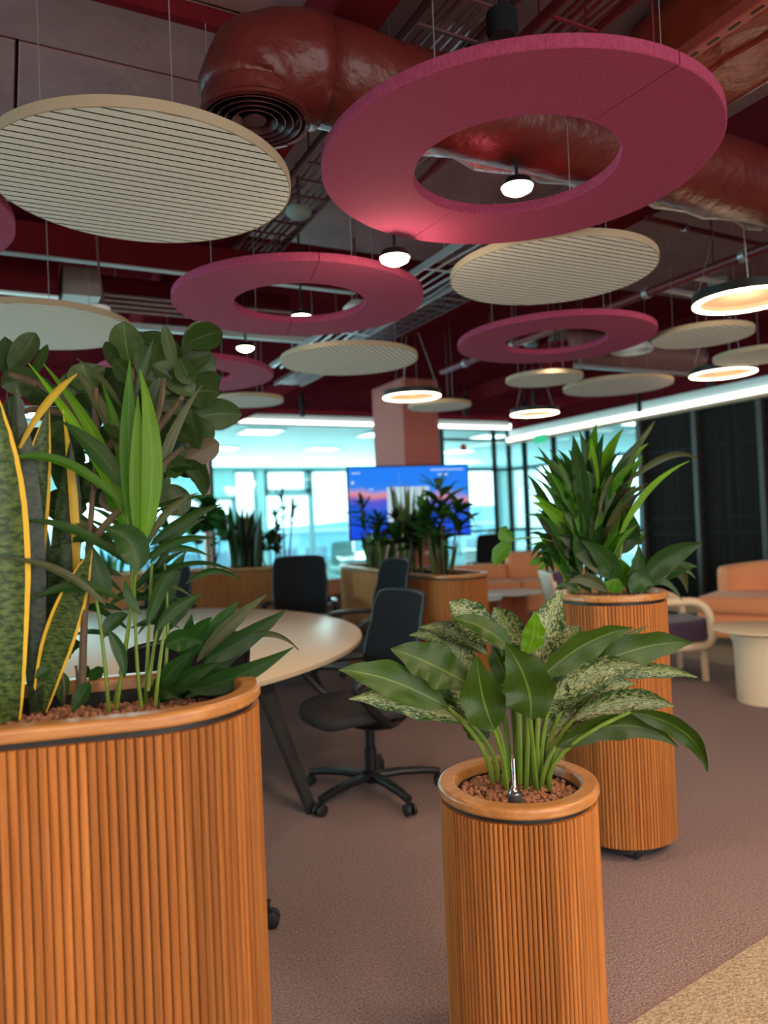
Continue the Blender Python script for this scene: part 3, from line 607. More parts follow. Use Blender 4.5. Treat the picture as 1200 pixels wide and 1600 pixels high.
# ================================================================== planters
_slat = {}
def planter(label, loc, rz, L, hp, pitch, single=True, group='oak slatted planters', r=.23):
    t = thing('slatted_planter', label, 'planter', loc, rz, group)
    z0 = .057; z1 = hp-.040; rc = r-.016
    wl = MB(); n = len(stadium(rc, L)); O = [[(x, y, z) for x, y in stadium(q, L)] for q, z in ((rc, z0-.004), (rc, hp-.03), (r-.05, hp-.03), (r-.05, z0-.004))]
    wl.v = [p for o in O for p in o]; wl.f = [(i*n+k, i*n+(k+1) % n, ((i+1) % 4)*n+(k+1) % n, ((i+1) % 4)*n+k) for i in range(4) for k in range(n)]; wl.build('core', BLACK, t, smooth=30)
    # rim: rounded flat oak ring
    prof = [(r-.044, -.028), (r-.008, -.028), (r-.003, -.0265), (r, -.021), (r, -.0205), (r, -.0095), (r, -.009), (r-.0025, -.003), (r-.0085, 0), (r-.0095, 0), (r-.0365, 0), (r-.0375, 0), (r-.043, -.0025), (r-.046, -.008), (r-.046, -.06), (r-.044, -.06)]
    outs = [[(x, y, hp+dz) for x, y in stadium(q, L)] for q, dz in prof]
    n = len(outs[0]); m = MB(); m.v = [p for o in outs for p in o]; K = len(outs)
    m.f = [(i*n+k, ((i+1) % K)*n+k, ((i+1) % K)*n+(k+1) % n, i*n+(k+1) % n) for i in range(K) for k in range(n)]
    m.f = [f[::-1] for f in m.f]; m.build('rim', OAKR, t, smooth=50)
    # plinth and feet
    MB().prism(stadium(r-.05, L), .02, z0-.003).build('plinth', BLACK, t, smooth=30)
    for sx, sy in ((.12, .1), (.12, -.1), (-L-.12, .1), (-L-.12, -.1)): MB().rbox((sx, sy, .014), (.05, .05, .028), .005, 1).build('foot', BLACK, t, smooth=0)
    # half-round slats, one by one round the outline
    per = 2*L+2*PI*(r-.008); N = round(per/pitch); pw = per/N
    key = (round(pw, 4), round(z1-z0, 3))
    sec = [(-pw*.46, -.010)]+[(pw*.46*math.sin(a), -.001+.0045*math.cos(a)) for a in (-1.35, -.8, -.3, .3, .8, 1.35)]+[(pw*.46, -.010)]
    def place(k):
        s = (k+.5)*pw; q = r-.008; h = PI*q
        if s < h: a = -PI/2+s/q; return (q*math.cos(a), q*math.sin(a), a)
        s -= h
        if s < L: return (-s, q, PI/2)
        s -= L
        if s < h: a = PI/2+s/q; return (-L+q*math.cos(a), q*math.sin(a), a)
        s -= h; return (-L+s, -q, -PI/2)
    if single:
        me = None; g = random.Random(N); run = 0
        for k in range(N):
            if run <= 0: run = g.randint(4, 9); tone = g.choice((.72, .86, .95, 1.05, 1.18))
            run -= 1
            x, y, a = place(k)
            if me is None: o = MB().prism(sec, z0, z1).build('slat', OAK, t, smooth=50); me = o.data
            else: o = bpy.data.objects.new('slat', me); COL.objects.link(o); o.parent = t
            o.color = (tone, tone, tone*.97, 1)
            o.location = (x, y, 0); o.rotation_euler = (0, 0, a-PI/2)
    else:
        m = MB()
        for k in range(N):
            x, y, a = place(k); m.prism([tuple(Vector((x, y))+Vector(rot2(p, a-PI/2))) for p in sec], z0, z1)
        m.build('slat_cladding', OAK, t, smooth=50)['kind'] = 'stuff'
    MB().prism(stadium(r-.045, L), hp-.12, hp-.078).build('soil', mat('dark_soil', (.030, .018, .013), .9, col2=(.055, .03, .02), scale=(60, 60, 60), bump=1), t, smooth=0)
    return t
planter('short round oak planter in front with the silver speckled plant', (1.145, 1.550, 0), 0, 0, .732, .0116, r=.203)
planter('tall round oak planter with palm, standing behind the short one', (2.308, 2.395, 0), .4, 0, 1.068, .0145)
planter('long oval oak planter at lower left with snake plant and palm', (.265, 1.637, 0), -.229, 1.15, 1.066, .0165)
planter('long oak planter under the television, in the middle distance', (3.03, 4.74, 0), -1.64, 1.95, 1.0, .0165, False)
planter('long oak planter beyond the table, in front of the back glass', (2.60, 7.45, 0), -.48, 2.0, 1.0, .0165, False)

def ico():
    bm = bmesh.new(); bmesh.ops.create_icosphere(bm, subdivisions=1, radius=1); bm.verts.index_update()
    r = [v.co.copy() for v in bm.verts], [tuple(v.index for v in f.verts) for f in bm.faces]; bm.free(); return r
IV, IF = ico()
def pebbles(label, loc, rz, L, z, r, n, rad, seed):
    g = random.Random(seed); m = MB(); c = 0
    while c < n:
        x = g.uniform(-L-r, r); y = g.uniform(-r, r)
        dx = max(0, x, -L-x) if (x > 0 or x < -L) else 0
        if math.hypot(dx, y) > r-.006: continue
        s = rad*g.uniform(.75, 1.2); zz = z+g.uniform(-.008, .006); e = [g.uniform(.85, 1.1) for _ in range(3)]
        m.add([(x+v.x*s*e[0], y+v.y*s*e[1], zz+v.z*s*e[2]) for v in IV], IF); c += 1
    o = m.build('clay_pebbles', PEB, None, smooth=180); o.location = loc; o.rotation_euler = (0, 0, rz)
    return tag(o, label, 'pebbles', None, 'stuff')
pebbles('brown clay pebbles filling the short round planter', (1.145, 1.550, 0), 0, 0, .690, .163, 900, .0080, 1)
pebbles('brown clay pebbles at the foot of the snake plant and palm', (.265, 1.637, 0), -.229, .75, 1.004, .184, 2000, .0095, 2)
pebbles('clay pebbles in the tall round planter', (2.308, 2.395, 0), 0, 0, 1.036, .184, 500, .011, 3)
t = thing('water_gauge', 'water level gauge with clear tube and red float in pebbles', 'gauge', (1.079, 1.472, .692))
t.scale = (.88, .88, .88)
MB().lathe([(0, 0), (.0205, 0), (.0205, .044), (.0185, .046), (0, .046)], 24).build('base', mat('charcoal_plastic', (.035, .035, .037), .55), t)
MB().lathe([(.0185, .046), (.018, .050), (.008, .064), (.0065, .068), (.0065, .140), (.004, .144), (0, .145)], 20).build('tube', glass('gauge_glass', (.80, .80, .82), .16), t)
MB().tube([(0, 0, .050), (0, 0, .084)], .0025, 8).build('scale_strip', WHITE, t); MB().tube([(0, 0, .084), (0, 0, .096)], .0035, 8).build('float', mat('red_float', (.6, .02, .02), .4), t)

# ================================================================== plants
def leaf_shape(kind, t):
    if kind == 'agl': return max(0, math.sin(PI*t**.78))**.85*(1-.25*t**6)
    if kind == 'palm': return max(0, math.sin(PI*t**.85))**.75*(1-.35*t**3)
    if kind == 'snake': return (.42+.58*min(1, t/.45)**.8)*(1-max(0, (t-.55)/.45)**2.2)
    if kind == 'rubber': return max(0, math.sin(PI*t**.95))**.55
    return max(0, math.sin(PI*t))**.8
def leaf(par, P0, C, P2, w, tilt, m, kind, N0, seed=0, nt=10, fold=.28, wave=.06, name='leaf'):
    P0, C, P2 = Vector(P0), Vector(C), Vector(P2); g = random.Random(seed); V = []; F = []; U = []
    rip = .07 if kind == 'agl' else 0; rp = g.uniform(0, 6)
    ph = g.uniform(0, 6); fr = g.uniform(2, 3.5); nsg = 4; fold = fold*g.uniform(.5, 1.4)
    for i in range(nt+1):
        t = i/nt; p = P0*(1-t)**2+C*2*t*(1-t)+P2*t*t
        T = ((C-P0)*(1-t)+(P2-C)*t).normalized()
        W = T.cross(N0)
        if W.length < 1e-4: W = T.cross(Vector((.3, .2, 1)))
        W.normalize(); W = Matrix.Rotation(math.radians(tilt)+.25*(t-.5)*math.sin(ph), 3, T) @ W; N = W.cross(T)
        h = max(.0012, w*.5*leaf_shape(kind, t))
        for j in range(nsg+1):
            s = (j/nsg-.5)*2; hh = h*(1+rip*math.sin(rp+s*2+t*19)*abs(s))
            V.append(p+W*(s*hh)+N*(fold*(abs(s)-.4)*h+wave*h*abs(s)*math.sin(ph+fr*2*PI*t+s*1.4)))
            U.append((j/nsg, t))
    W_ = nsg+1
    F = [(i*W_+j, i*W_+j+1, (i+1)*W_+j+1, (i+1)*W_+j) for i in range(nt) for j in range(nsg)]
    me = bpy.data.meshes.new(name); me.from_pydata([tuple(v) for v in V], [], F); me.materials.append(m)
    uvl = me.uv_layers.new(name='UVMap'); uvl.data.foreach_set('uv', [c for f in F for k in f for c in U[k]])
    me.polygons.foreach_set('use_smooth', [True]*len(F))
    o = bpy.data.objects.new(name, me); COL.objects.link(o); o.parent = par; return o
PLANTS={
 'AGL':((1.192,1.576,0.69),[
(-0.202,0.043,0.234,-0.355,0.081,0.34,-0.473,0.102,0.354,0.093,10,0),
(-0.135,0.044,0.182,-0.321,0.093,0.284,-0.446,0.112,0.277,0.071,-20,1),
(-0.141,0.022,0.283,-0.253,0.056,0.365,-0.341,0.079,0.394,0.107,15,0),
(-0.044,0.084,0.345,-0.119,0.132,0.425,-0.196,0.184,0.422,0.059,20,1),
(-0.079,0.125,0.343,-0.143,0.168,0.412,-0.211,0.214,0.398,0.053,10,1),
(-0.025,0.062,0.376,-0.11,0.094,0.464,-0.148,0.101,0.494,0.099,15,1),
(-0.03,-0.013,0.363,-0.11,0.009,0.457,-0.192,0.035,0.457,0.059,30,0),
(0.026,0.026,0.369,-0.014,0.051,0.435,-0.031,0.064,0.473,0.086,-10,1),
(-0.005,-0.037,0.357,0.01,-0.057,0.413,0.002,-0.065,0.469,0.062,20,2),
(0.076,0.012,0.323,0.096,0.017,0.415,0.153,0.003,0.507,0.097,10,1),
(0.08,-0.001,0.311,0.149,-0.015,0.373,0.193,-0.016,0.409,0.1,-15,1),
(0.018,-0.059,0.295,0.127,-0.117,0.401,0.233,-0.171,0.415,0.075,20,0),
(0.078,-0.045,0.301,0.206,-0.1,0.355,0.312,-0.144,0.411,0.044,40,1),
(0.148,-0.081,0.305,0.307,-0.152,0.377,0.415,-0.197,0.357,0.084,10,0),
(0.047,-0.062,0.239,0.153,-0.118,0.325,0.255,-0.17,0.318,0.086,10,1),
(0.214,-0.092,0.281,0.328,-0.14,0.306,0.441,-0.186,0.263,0.044,20,1),
(0.095,-0.018,0.197,0.21,-0.067,0.257,0.299,-0.102,0.251,0.075,-10,1),
(0.096,-0.086,0.184,0.235,-0.153,0.252,0.336,-0.198,0.203,0.073,10,1),
(0.033,-0.086,0.123,0.196,-0.183,0.228,0.294,-0.243,0.116,0.065,15,0),
(0.189,-0.191,0.211,0.335,-0.276,0.176,0.34,-0.288,0.059,0.054,20,0),
(-0.128,-0.05,0.186,-0.162,-0.045,0.263,-0.172,-0.053,0.376,0.111,0,0),
(-0.065,-0.116,0.216,-0.057,-0.133,0.299,-0.126,-0.111,0.409,0.127,5,0),
(-0.058,0.05,0.143,-0.096,0.068,0.244,-0.172,0.106,0.279,0.095,-10,1),
(-0.059,0.084,0.153,-0.137,0.122,0.242,-0.216,0.163,0.263,0.079,0,0),
(0.023,-0.037,0.192,0.07,-0.063,0.247,0.082,-0.07,0.305,0.076,0,1),
(0.004,0.051,0.193,0.032,0.041,0.255,0.06,0.032,0.317,0.076,0,0),
(0.103,-0.01,0.156,0.157,-0.028,0.219,0.211,-0.045,0.241,0.069,0,0),
(-0.007,0.033,0.249,-0.022,0.051,0.308,-0.037,0.069,0.367,0.075,0,0),
(0.159,-0.041,0.256,0.198,-0.051,0.325,0.261,-0.072,0.351,0.069,-10,0),
(-0.079,0.103,0.298,-0.11,0.129,0.369,-0.143,0.157,0.385,0.063,10,1),
(0.053,-0.03,0.135,0.13,-0.07,0.192,0.182,-0.097,0.196,0.067,10,1),
(-0.072,0.069,0.116,-0.1,0.082,0.173,-0.13,0.097,0.204,0.068,10,0),
(0.035,0.045,0.275,0.024,0.061,0.339,0.013,0.077,0.404,0.069,5,0),
(0.018,-0.012,0.187,0.066,-0.026,0.233,0.09,-0.029,0.28,0.077,5,0),
 ],[
((-0.086,0.027,0.027),(-0.123,0.022,0.131),(-0.202,0.043,0.234),0.0075),
((-0.068,0.028,0.028),(-0.085,0.026,0.105),(-0.135,0.044,0.182),0.0075),
((-0.06,0.017,0.019),(-0.073,0.003,0.151),(-0.141,0.022,0.283),0.0075),
((-0.029,0.035,0.017),(-0.019,0.054,0.177),(-0.044,0.084,0.345),0.0075),
((-0.014,0.024,0.02),(0.004,0.034,0.195),(-0.025,0.062,0.376),0.0075),
((-0.018,0.002,0.015),(-0.019,-0.009,0.19),(-0.03,-0.013,0.363),0.0075),
((0.001,0.013,-0.011),(0.021,0.018,0.176),(0.026,0.026,0.369),0.0075),
((-0.006,-0.007,0.001),(-0.003,-0.025,0.18),(-0.005,-0.037,0.357),0.0075),
((0.021,0.006,-0.007),(0.041,0.016,0.156),(0.076,0.012,0.323),0.0075),
((0.029,-0.002,0.013),(0.047,0.005,0.161),(0.08,-0.001,0.311),0.0075),
((0.022,-0.025,0.01),(0.013,-0.041,0.154),(0.018,-0.059,0.295),0.0075),
((0.042,-0.022,0.015),(0.071,-0.039,0.161),(0.148,-0.081,0.305),0.0075),
((0.031,-0.026,0.022),(0.029,-0.041,0.132),(0.047,-0.062,0.239),0.0075),
((0.045,-0.013,0.018),(0.065,-0.011,0.107),(0.095,-0.018,0.197),0.0075),
((0.04,-0.031,0.02),(0.049,-0.051,0.104),(0.096,-0.086,0.184),0.0075),
((0.024,-0.033,-0.002),(0.018,-0.057,0.062),(0.033,-0.086,0.123),0.0075),
((0.038,-0.047,0.003),(0.055,-0.093,0.112),(0.189,-0.191,0.211),0.0075),
((-0.063,-0.002,0.01),(-0.093,-0.033,0.101),(-0.128,-0.05,0.186),0.0075),
((-0.001,-0.044,0.011),(-0.037,-0.085,0.117),(-0.065,-0.116,0.216),0.0075),
((-0.047,0.03,0.02),(-0.04,0.035,0.081),(-0.058,0.05,0.143),0.0075),
((0.024,-0.019,0.016),(0.02,-0.028,0.105),(0.023,-0.037,0.192),0.0075),
((0.055,-0.021,-0.001),(0.105,-0.04,0.141),(0.214,-0.092,0.281),0.0075),
((-0.012,0.023,-0.005),(0,0.038,0.092),(0.004,0.051,0.193),0.0075),
((0.034,-0.017,-0.006),(0.044,-0.025,0.148),(0.078,-0.045,0.301),0.0075),
 ]),
 'KEN':((0.244,1.717,1.015),[
(0.004,-0.031,0.39,-0.004,-0.03,0.577,0.009,-0.04,0.763,0.042,10,1),
(0.01,-0.045,0.369,0.015,-0.056,0.526,0.019,-0.066,0.682,0.036,-10,2),
(0.017,-0.071,0.359,0.061,-0.097,0.545,0.023,-0.08,0.736,0.045,8,2),
(-0.014,0,0.434,-0.079,0.041,0.619,-0.186,0.105,0.775,0.023,10,2),
(-0.005,-0.005,0.426,-0.039,0.021,0.608,-0.157,0.09,0.773,0.028,-10,2),
(-0.012,-0.024,0.486,-0.049,-0.007,0.571,-0.127,0.032,0.637,0.045,10,0),
(-0.004,0.027,0.547,-0.03,0.049,0.679,-0.098,0.094,0.769,0.029,20,3),
(-0.012,-0.024,0.444,-0.131,-0.01,0.594,-0.25,0.007,0.545,0.023,20,1),
(-0.01,-0.034,0.318,-0.109,-0.002,0.425,-0.21,0.033,0.422,0.023,20,0),
(0.001,0.017,0.316,-0.062,0.047,0.409,-0.157,0.095,0.447,0.021,20,3),
(-0.057,-0.02,0.234,-0.142,-0.011,0.339,-0.256,0.013,0.346,0.019,20,3),
(0.004,-0.074,0.304,0.008,-0.078,0.387,-0.057,-0.045,0.398,0.068,5,0),
(0.034,-0.001,0.352,0.077,-0.008,0.452,0.149,-0.028,0.471,0.019,20,3),
(0.04,-0.026,0.357,0.114,-0.049,0.422,0.189,-0.071,0.442,0.027,15,0),
(0.027,-0.053,0.325,0.083,-0.077,0.385,0.167,-0.114,0.366,0.021,20,0),
(0.04,-0.048,0.285,0.128,-0.083,0.346,0.213,-0.114,0.284,0.013,30,0),
(0.05,-0.01,0.443,0.083,-0.008,0.609,0.167,-0.03,0.718,0.026,15,3),
(0.038,0.029,0.433,0.048,0.033,0.58,0.09,0.021,0.726,0.026,10,3),
(0.025,-0.038,0.182,0.053,-0.043,0.278,0.11,-0.062,0.34,0.031,10,0),
(0.047,-0.027,0.168,0.086,-0.031,0.228,0.145,-0.045,0.243,0.029,10,0),
(-0.049,0.01,0.241,-0.066,0.018,0.306,-0.083,0.025,0.372,0.045,0,0),
(0.006,0.013,0.376,-0.021,0.031,0.466,-0.059,0.055,0.523,0.032,10,1),
(-0.002,0.027,0.492,-0.004,0.037,0.609,-0.037,0.063,0.728,0.026,10,1),
(0.021,-0.022,0.687,0.042,-0.029,0.767,0.062,-0.034,0.815,0.017,10,0),
(-0.013,0.047,0.29,-0.056,0.08,0.317,-0.102,0.115,0.286,0.02,10,3),
(-0.009,0.001,0.207,-0.051,0.011,0.199,-0.063,0.007,0.156,0.034,10,0),
(0.044,0.006,0.317,0.101,0.004,0.394,0.168,-0.003,0.413,0.023,15,0),
(-0.024,0.063,0.334,-0.075,0.104,0.435,-0.16,0.164,0.481,0.018,20,3),
(0.045,0.008,0.144,0.082,-0.001,0.242,0.12,-0.011,0.342,0.026,10,0),
(0.039,0.021,0.23,0.061,0.02,0.318,0.103,0.008,0.372,0.022,10,0),
(0.002,0.044,0.668,-0.031,0.065,0.746,-0.087,0.099,0.791,0.015,20,3),
(-0.029,-0.023,0.246,-0.114,0.003,0.308,-0.201,0.031,0.249,0.028,20,0),
(0.012,-0.043,0.209,-0.018,-0.034,0.249,-0.017,-0.041,0.287,0.022,10,0),
(-0.05,0,0.176,-0.021,-0.014,0.122,-0.022,-0.012,0.07,0.028,0,0),
(0.036,0.032,0.331,0.11,0.022,0.368,0.183,0.013,0.323,0.018,20,0),
(0.011,0.056,0.362,-0.027,0.067,0.437,-0.068,0.08,0.445,0.016,34,0),
(0.031,-0.008,0.431,0.112,0.011,0.468,0.195,0.029,0.467,0.014,39,0),
(0.046,0.07,0.356,-0.021,0.115,0.408,-0.091,0.162,0.366,0.015,32,3),
(-0.008,0.096,0.207,-0.072,0.091,0.248,-0.136,0.088,0.191,0.016,-21,0),
(0.063,0.02,0.489,-0.008,0.027,0.512,-0.077,0.034,0.495,0.012,-33,3),
(0.013,0.005,0.422,-0.027,0.063,0.5,-0.071,0.124,0.503,0.013,36,0),
(-0.008,0.097,0.252,-0.07,0.111,0.32,-0.132,0.125,0.349,0.019,32,0),
(0.033,0.072,0.479,0.095,0,0.543,0.151,-0.069,0.522,0.018,30,0),
(0.004,0.017,0.353,-0.04,0.047,0.409,-0.085,0.079,0.424,0.012,25,0),
(0.032,0.056,0.457,-0.002,0.051,0.54,-0.037,0.049,0.553,0.021,19,3),
(0.027,0.011,0.457,0.088,0.017,0.541,0.149,0.023,0.583,0.018,30,0),
(-0.043,0.025,0.16,-0.081,0.077,0.179,-0.121,0.131,0.153,0.013,22,0),
(0.021,0.071,0.151,0.065,0.028,0.226,0.104,-0.01,0.199,0.015,-30,3),
(0.006,0.06,0.246,0.066,0.042,0.32,0.126,0.025,0.34,0.02,-12,0),
(-0.006,0.049,0.448,-0.041,0.085,0.525,-0.077,0.123,0.553,0.022,3,0),
(-0.015,0.102,0.324,0.042,0.064,0.437,0.095,0.029,0.443,0.012,1,0),
(0.047,0.026,0.29,0.079,-0.013,0.314,0.109,-0.051,0.296,0.013,31,0),
(0.036,0.044,0.482,-0.026,0.108,0.535,-0.093,0.177,0.5,0.022,-37,0),
(0.014,-0.002,0.258,0.069,-0.033,0.29,0.121,-0.061,0.238,0.012,9,3),
(-0.042,0.034,0.227,-0.003,0.036,0.267,0.035,0.039,0.242,0.017,-1,0),
(-0.031,0.015,0.373,-0.079,0.043,0.391,-0.128,0.071,0.369,0.022,11,0),
(-0.01,0.002,0.238,0.055,0.028,0.253,0.122,0.054,0.226,0.022,14,0),
(0.001,0.05,0.163,-0.067,0.082,0.242,-0.137,0.116,0.224,0.016,29,0),
(0.04,0.076,0.447,-0.019,0.122,0.567,-0.083,0.171,0.587,0.022,33,0),
(-0.035,0.057,0.341,0.022,0.021,0.41,0.076,-0.013,0.385,0.016,-17,3),
(-0.001,0.017,0.174,0.054,0.022,0.197,0.108,0.027,0.162,0.016,-24,0),
 ],[
((-0.037,0.019,-0.001),(-0.016,0.006,0.137),(0.007,-0.031,0.299),0.0045),
((-0.04,0.043,0.006),(-0.007,0.023,0.162),(0.001,-0.006,0.32),0.0045),
((0.012,-0.006,-0.003),(0.005,-0.005,0.15),(0.005,-0.031,0.348),0.0045),
((0.025,0.021,0.001),(0.033,0.003,0.146),(0.042,-0.027,0.318),0.0045),
((0.037,-0.031,0.006),(0.054,-0.03,0.119),(0.073,-0.019,0.215),0.0045),
((0.054,0.006,0.005),(0.073,-0.006,0.142),(0.073,-0.009,0.315),0.0045),
((-0.055,0.006,-0.001),(-0.063,0.007,0.156),(-0.073,0.011,0.247),0.0045),
((0.011,-0.033,0.299),(0.023,-0.051,0.347),(0.02,-0.061,0.375),0.0045),
((0.001,-0.006,0.32),(-0.004,-0.005,0.433),(-0.006,0.016,0.549),0.0045),
((0.026,-0.014,0.036),(0.042,-0.001,0.117),(0.053,0.004,0.165),0.0045),
 ]),
 'CAST':((0.35,1.745,1),[
(0.004,-0.07,0.047,0.087,-0.091,0.047,0.227,-0.141,0.126,0.052,15,0),
(0.048,-0.026,0.095,0.14,-0.052,0.138,0.236,-0.079,0.206,0.051,10,0),
(0.039,0.001,0.095,0.109,-0.014,0.18,0.201,-0.04,0.241,0.036,10,3),
(0.049,0.018,0.097,0.084,0.01,0.174,0.141,-0.009,0.227,0.046,10,0),
(0.008,0.017,0.084,0.031,0.004,0.165,0.073,-0.018,0.198,0.048,10,0),
(0.082,-0.022,0.119,0.199,-0.072,0.191,0.258,-0.089,0.108,0.017,20,3),
(-0.039,-0.038,0.144,-0.002,-0.058,0.17,0.034,-0.076,0.15,0.052,10,0),
(-0.024,0.009,0.172,0.005,0.005,0.23,0.055,-0.01,0.252,0.03,10,0),
(-0.053,-0.029,0.019,0.007,-0.056,0.082,0.067,-0.081,0.1,0.043,10,0),
(-0.068,-0.033,0.03,-0.04,-0.048,0.093,0.017,-0.078,0.132,0.043,0,0),
(-0.052,-0.041,0.038,-0.018,-0.065,0.059,0.014,-0.087,0.051,0.02,10,0),
(-0.072,-0.031,0.05,-0.045,-0.051,0.051,-0.019,-0.069,0.029,0.031,10,0),
(0.023,0.017,0.277,0.086,-0.005,0.331,0.146,-0.024,0.276,0.017,20,0),
(-0.047,0.022,0.143,-0.028,0.021,0.25,0.023,0.005,0.356,0.022,10,0),
(0.022,-0.012,0.046,0.094,-0.033,0.091,0.167,-0.054,0.161,0.039,10,0),
(0.043,0.01,0.069,0.13,-0.012,0.106,0.22,-0.037,0.169,0.033,10,3),
(0.016,-0.043,0.045,0.059,-0.048,0.059,0.103,-0.054,0.086,0.035,10,0),
(-0.017,0.008,0.033,0.004,-0.004,0.091,0.026,-0.016,0.149,0.041,10,0),
(-0.002,-0.056,0.028,0.035,-0.069,0.051,0.072,-0.083,0.063,0.023,10,0),
(0.017,0.046,0.112,0.028,0.039,0.157,0.038,0.033,0.202,0.033,10,0),
 ],[
 ]),
 'SNK':((0.027,1.771,1.015),[
(-0.032,-0.017,0.001,-0.032,-0.04,0.356,-0.041,-0.058,0.705,0.104,5,0),
(0.02,0.012,0.008,0.026,-0.008,0.365,0.002,-0.013,0.718,0.061,15,1),
(0.009,0.05,0.089,0.003,0.037,0.382,0.066,-0.011,0.668,0.067,5,0),
(0.005,-0.012,0.578,0.054,-0.028,0.685,0.122,-0.052,0.736,0.017,20,2),
(0.053,0.062,0.067,0.096,0.024,0.332,0.108,0.002,0.595,0.063,10,1),
(0.028,0.019,0.005,0.058,-0.004,0.154,0.139,-0.055,0.355,0.067,5,0),
(0.038,0.021,0.244,-0.013,0.033,0.477,-0.015,0.018,0.704,0.022,20,1),
(0.039,0.045,0.157,0.04,0.036,0.307,0.04,0.028,0.455,0.048,10,1),
(-0.097,0.027,-0.001,-0.099,0.023,0.33,-0.101,0.018,0.662,0.095,5,0),
(0.107,0.021,0.181,0.121,0.004,0.424,0.095,0.007,0.667,0.02,20,2),
 ],[
 ]),
 'RUB':((0.07,1.8,1),[
(-0.049,0.237,0.798,-0.052,0.221,0.845,-0.056,0.204,0.891,0.051,7,0),
(-0.05,0.2,0.81,-0.008,0.184,0.866,0.011,0.179,0.9,0.061,-22,0),
(-0.002,0.141,0.782,0.015,0.114,0.817,0.031,0.088,0.851,0.028,30,0),
(0.219,0.097,0.809,0.208,0.11,0.869,0.209,0.117,0.929,0.084,10,0),
(0.174,0.019,0.79,0.168,0.05,0.828,0.161,0.082,0.867,0.035,5,0),
(0.29,0.064,0.779,0.306,0.08,0.836,0.311,0.102,0.895,0.081,5,0),
(0.301,-0.009,0.796,0.292,-0.004,0.846,0.283,0,0.896,0.032,6,0),
(0.247,0.006,0.747,0.311,-0.041,0.767,0.374,-0.088,0.811,0.035,-13,0),
(0.314,0.041,0.7,0.371,-0.01,0.752,0.405,-0.047,0.767,0.082,-31,0),
(0.319,0.004,0.722,0.36,-0.024,0.749,0.399,-0.05,0.726,0.082,2,0),
(0.133,0.071,0.751,0.108,0.081,0.782,0.104,0.079,0.812,0.091,10,0),
(0.142,0.161,0.768,0.167,0.136,0.785,0.192,0.112,0.802,0.059,-6,0),
(0.338,-0.079,0.589,0.324,-0.06,0.638,0.33,-0.051,0.686,0.045,-15,0),
(0.308,-0.036,0.561,0.367,-0.047,0.596,0.394,-0.042,0.609,0.056,10,1),
(0.301,-0.039,0.563,0.359,-0.059,0.545,0.351,-0.045,0.481,0.049,28,0),
(0.261,-0.058,0.588,0.268,-0.08,0.554,0.275,-0.102,0.52,0.071,-18,0),
(0.27,0.058,0.509,0.312,0.049,0.474,0.32,0.058,0.439,0.083,-18,0),
(0.013,0.108,0.761,-0.027,0.116,0.775,-0.068,0.124,0.754,0.072,-2,0),
(-0.02,0.074,0.688,-0.046,0.104,0.688,-0.073,0.134,0.687,0.085,27,0),
(0.062,0.195,0.716,0.075,0.207,0.75,0.088,0.218,0.785,0.085,32,0),
(0.07,0.024,0.66,0.056,0.025,0.638,0.042,0.026,0.616,0.074,32,0),
(0.095,0.146,0.709,0.115,0.137,0.669,0.135,0.128,0.629,0.072,31,0),
(0.103,0.117,0.581,0.083,0.15,0.568,0.064,0.184,0.555,0.072,-14,0),
(0.108,0.037,0.543,0.121,0.034,0.506,0.133,0.031,0.468,0.069,-25,0),
(0.154,0.047,0.605,0.144,0.083,0.632,0.135,0.119,0.659,0.067,-11,0),
(0.155,-0.022,0.67,0.168,-0.048,0.638,0.18,-0.073,0.606,0.067,-23,0),
(0.243,-0.046,0.684,0.251,-0.051,0.721,0.259,-0.055,0.757,0.041,10,0),
(0.239,0.073,0.75,0.247,0.067,0.718,0.256,0.061,0.686,0.043,-14,0),
(0.24,-0.049,0.61,0.23,-0.011,0.651,0.219,0.026,0.695,0.062,-5,0),
(0.274,-0.047,0.655,0.295,-0.076,0.629,0.315,-0.105,0.604,0.058,-31,0),
(0.241,-0.035,0.567,0.249,-0.023,0.523,0.257,-0.011,0.478,0.065,-24,0),
(0.138,-0.004,0.511,0.154,-0.007,0.481,0.17,-0.01,0.451,0.064,5,1),
(0.163,0.019,0.572,0.159,0.055,0.529,0.155,0.092,0.485,0.07,-26,0),
(0.103,0.099,0.625,0.063,0.14,0.637,0.023,0.182,0.65,0.064,-6,0),
(0.097,0.184,0.683,0.055,0.21,0.694,0.013,0.236,0.704,0.066,-18,0),
(0.334,-0.043,0.748,0.318,-0.055,0.775,0.301,-0.068,0.802,0.052,-5,0),
(0.127,0.035,0.693,0.117,0.067,0.72,0.107,0.1,0.749,0.07,23,0),
(0.215,0.034,0.757,0.193,0.024,0.784,0.171,0.014,0.811,0.052,-17,0),
(0.23,-0.02,0.763,0.227,-0.03,0.802,0.224,-0.04,0.84,0.044,-18,0),
(0.078,0.174,0.586,0.097,0.15,0.552,0.116,0.127,0.519,0.065,-31,0),
(0.137,0.153,0.632,0.165,0.149,0.592,0.194,0.144,0.551,0.077,34,0),
(0.303,-0.026,0.628,0.343,-0.019,0.645,0.384,-0.012,0.663,0.046,10,0),
(0.277,0.056,0.701,0.301,0.063,0.687,0.325,0.07,0.673,0.047,0,0),
(0.249,0.114,0.552,0.255,0.108,0.627,0.286,0.09,0.669,0.088,31,0),
(0.246,0.038,0.547,0.283,-0.009,0.591,0.313,-0.052,0.604,0.074,-19,0),
(0.123,0.189,0.491,0.131,0.163,0.552,0.13,0.142,0.58,0.067,-34,0),
(0.351,0.079,0.807,0.381,0.064,0.885,0.383,0.064,0.932,0.072,12,0),
(0.097,0.218,0.483,0.071,0.211,0.558,0.052,0.201,0.6,0.072,-24,0),
(0.051,0.203,0.729,0.013,0.24,0.776,-0.015,0.272,0.791,0.073,-1,0),
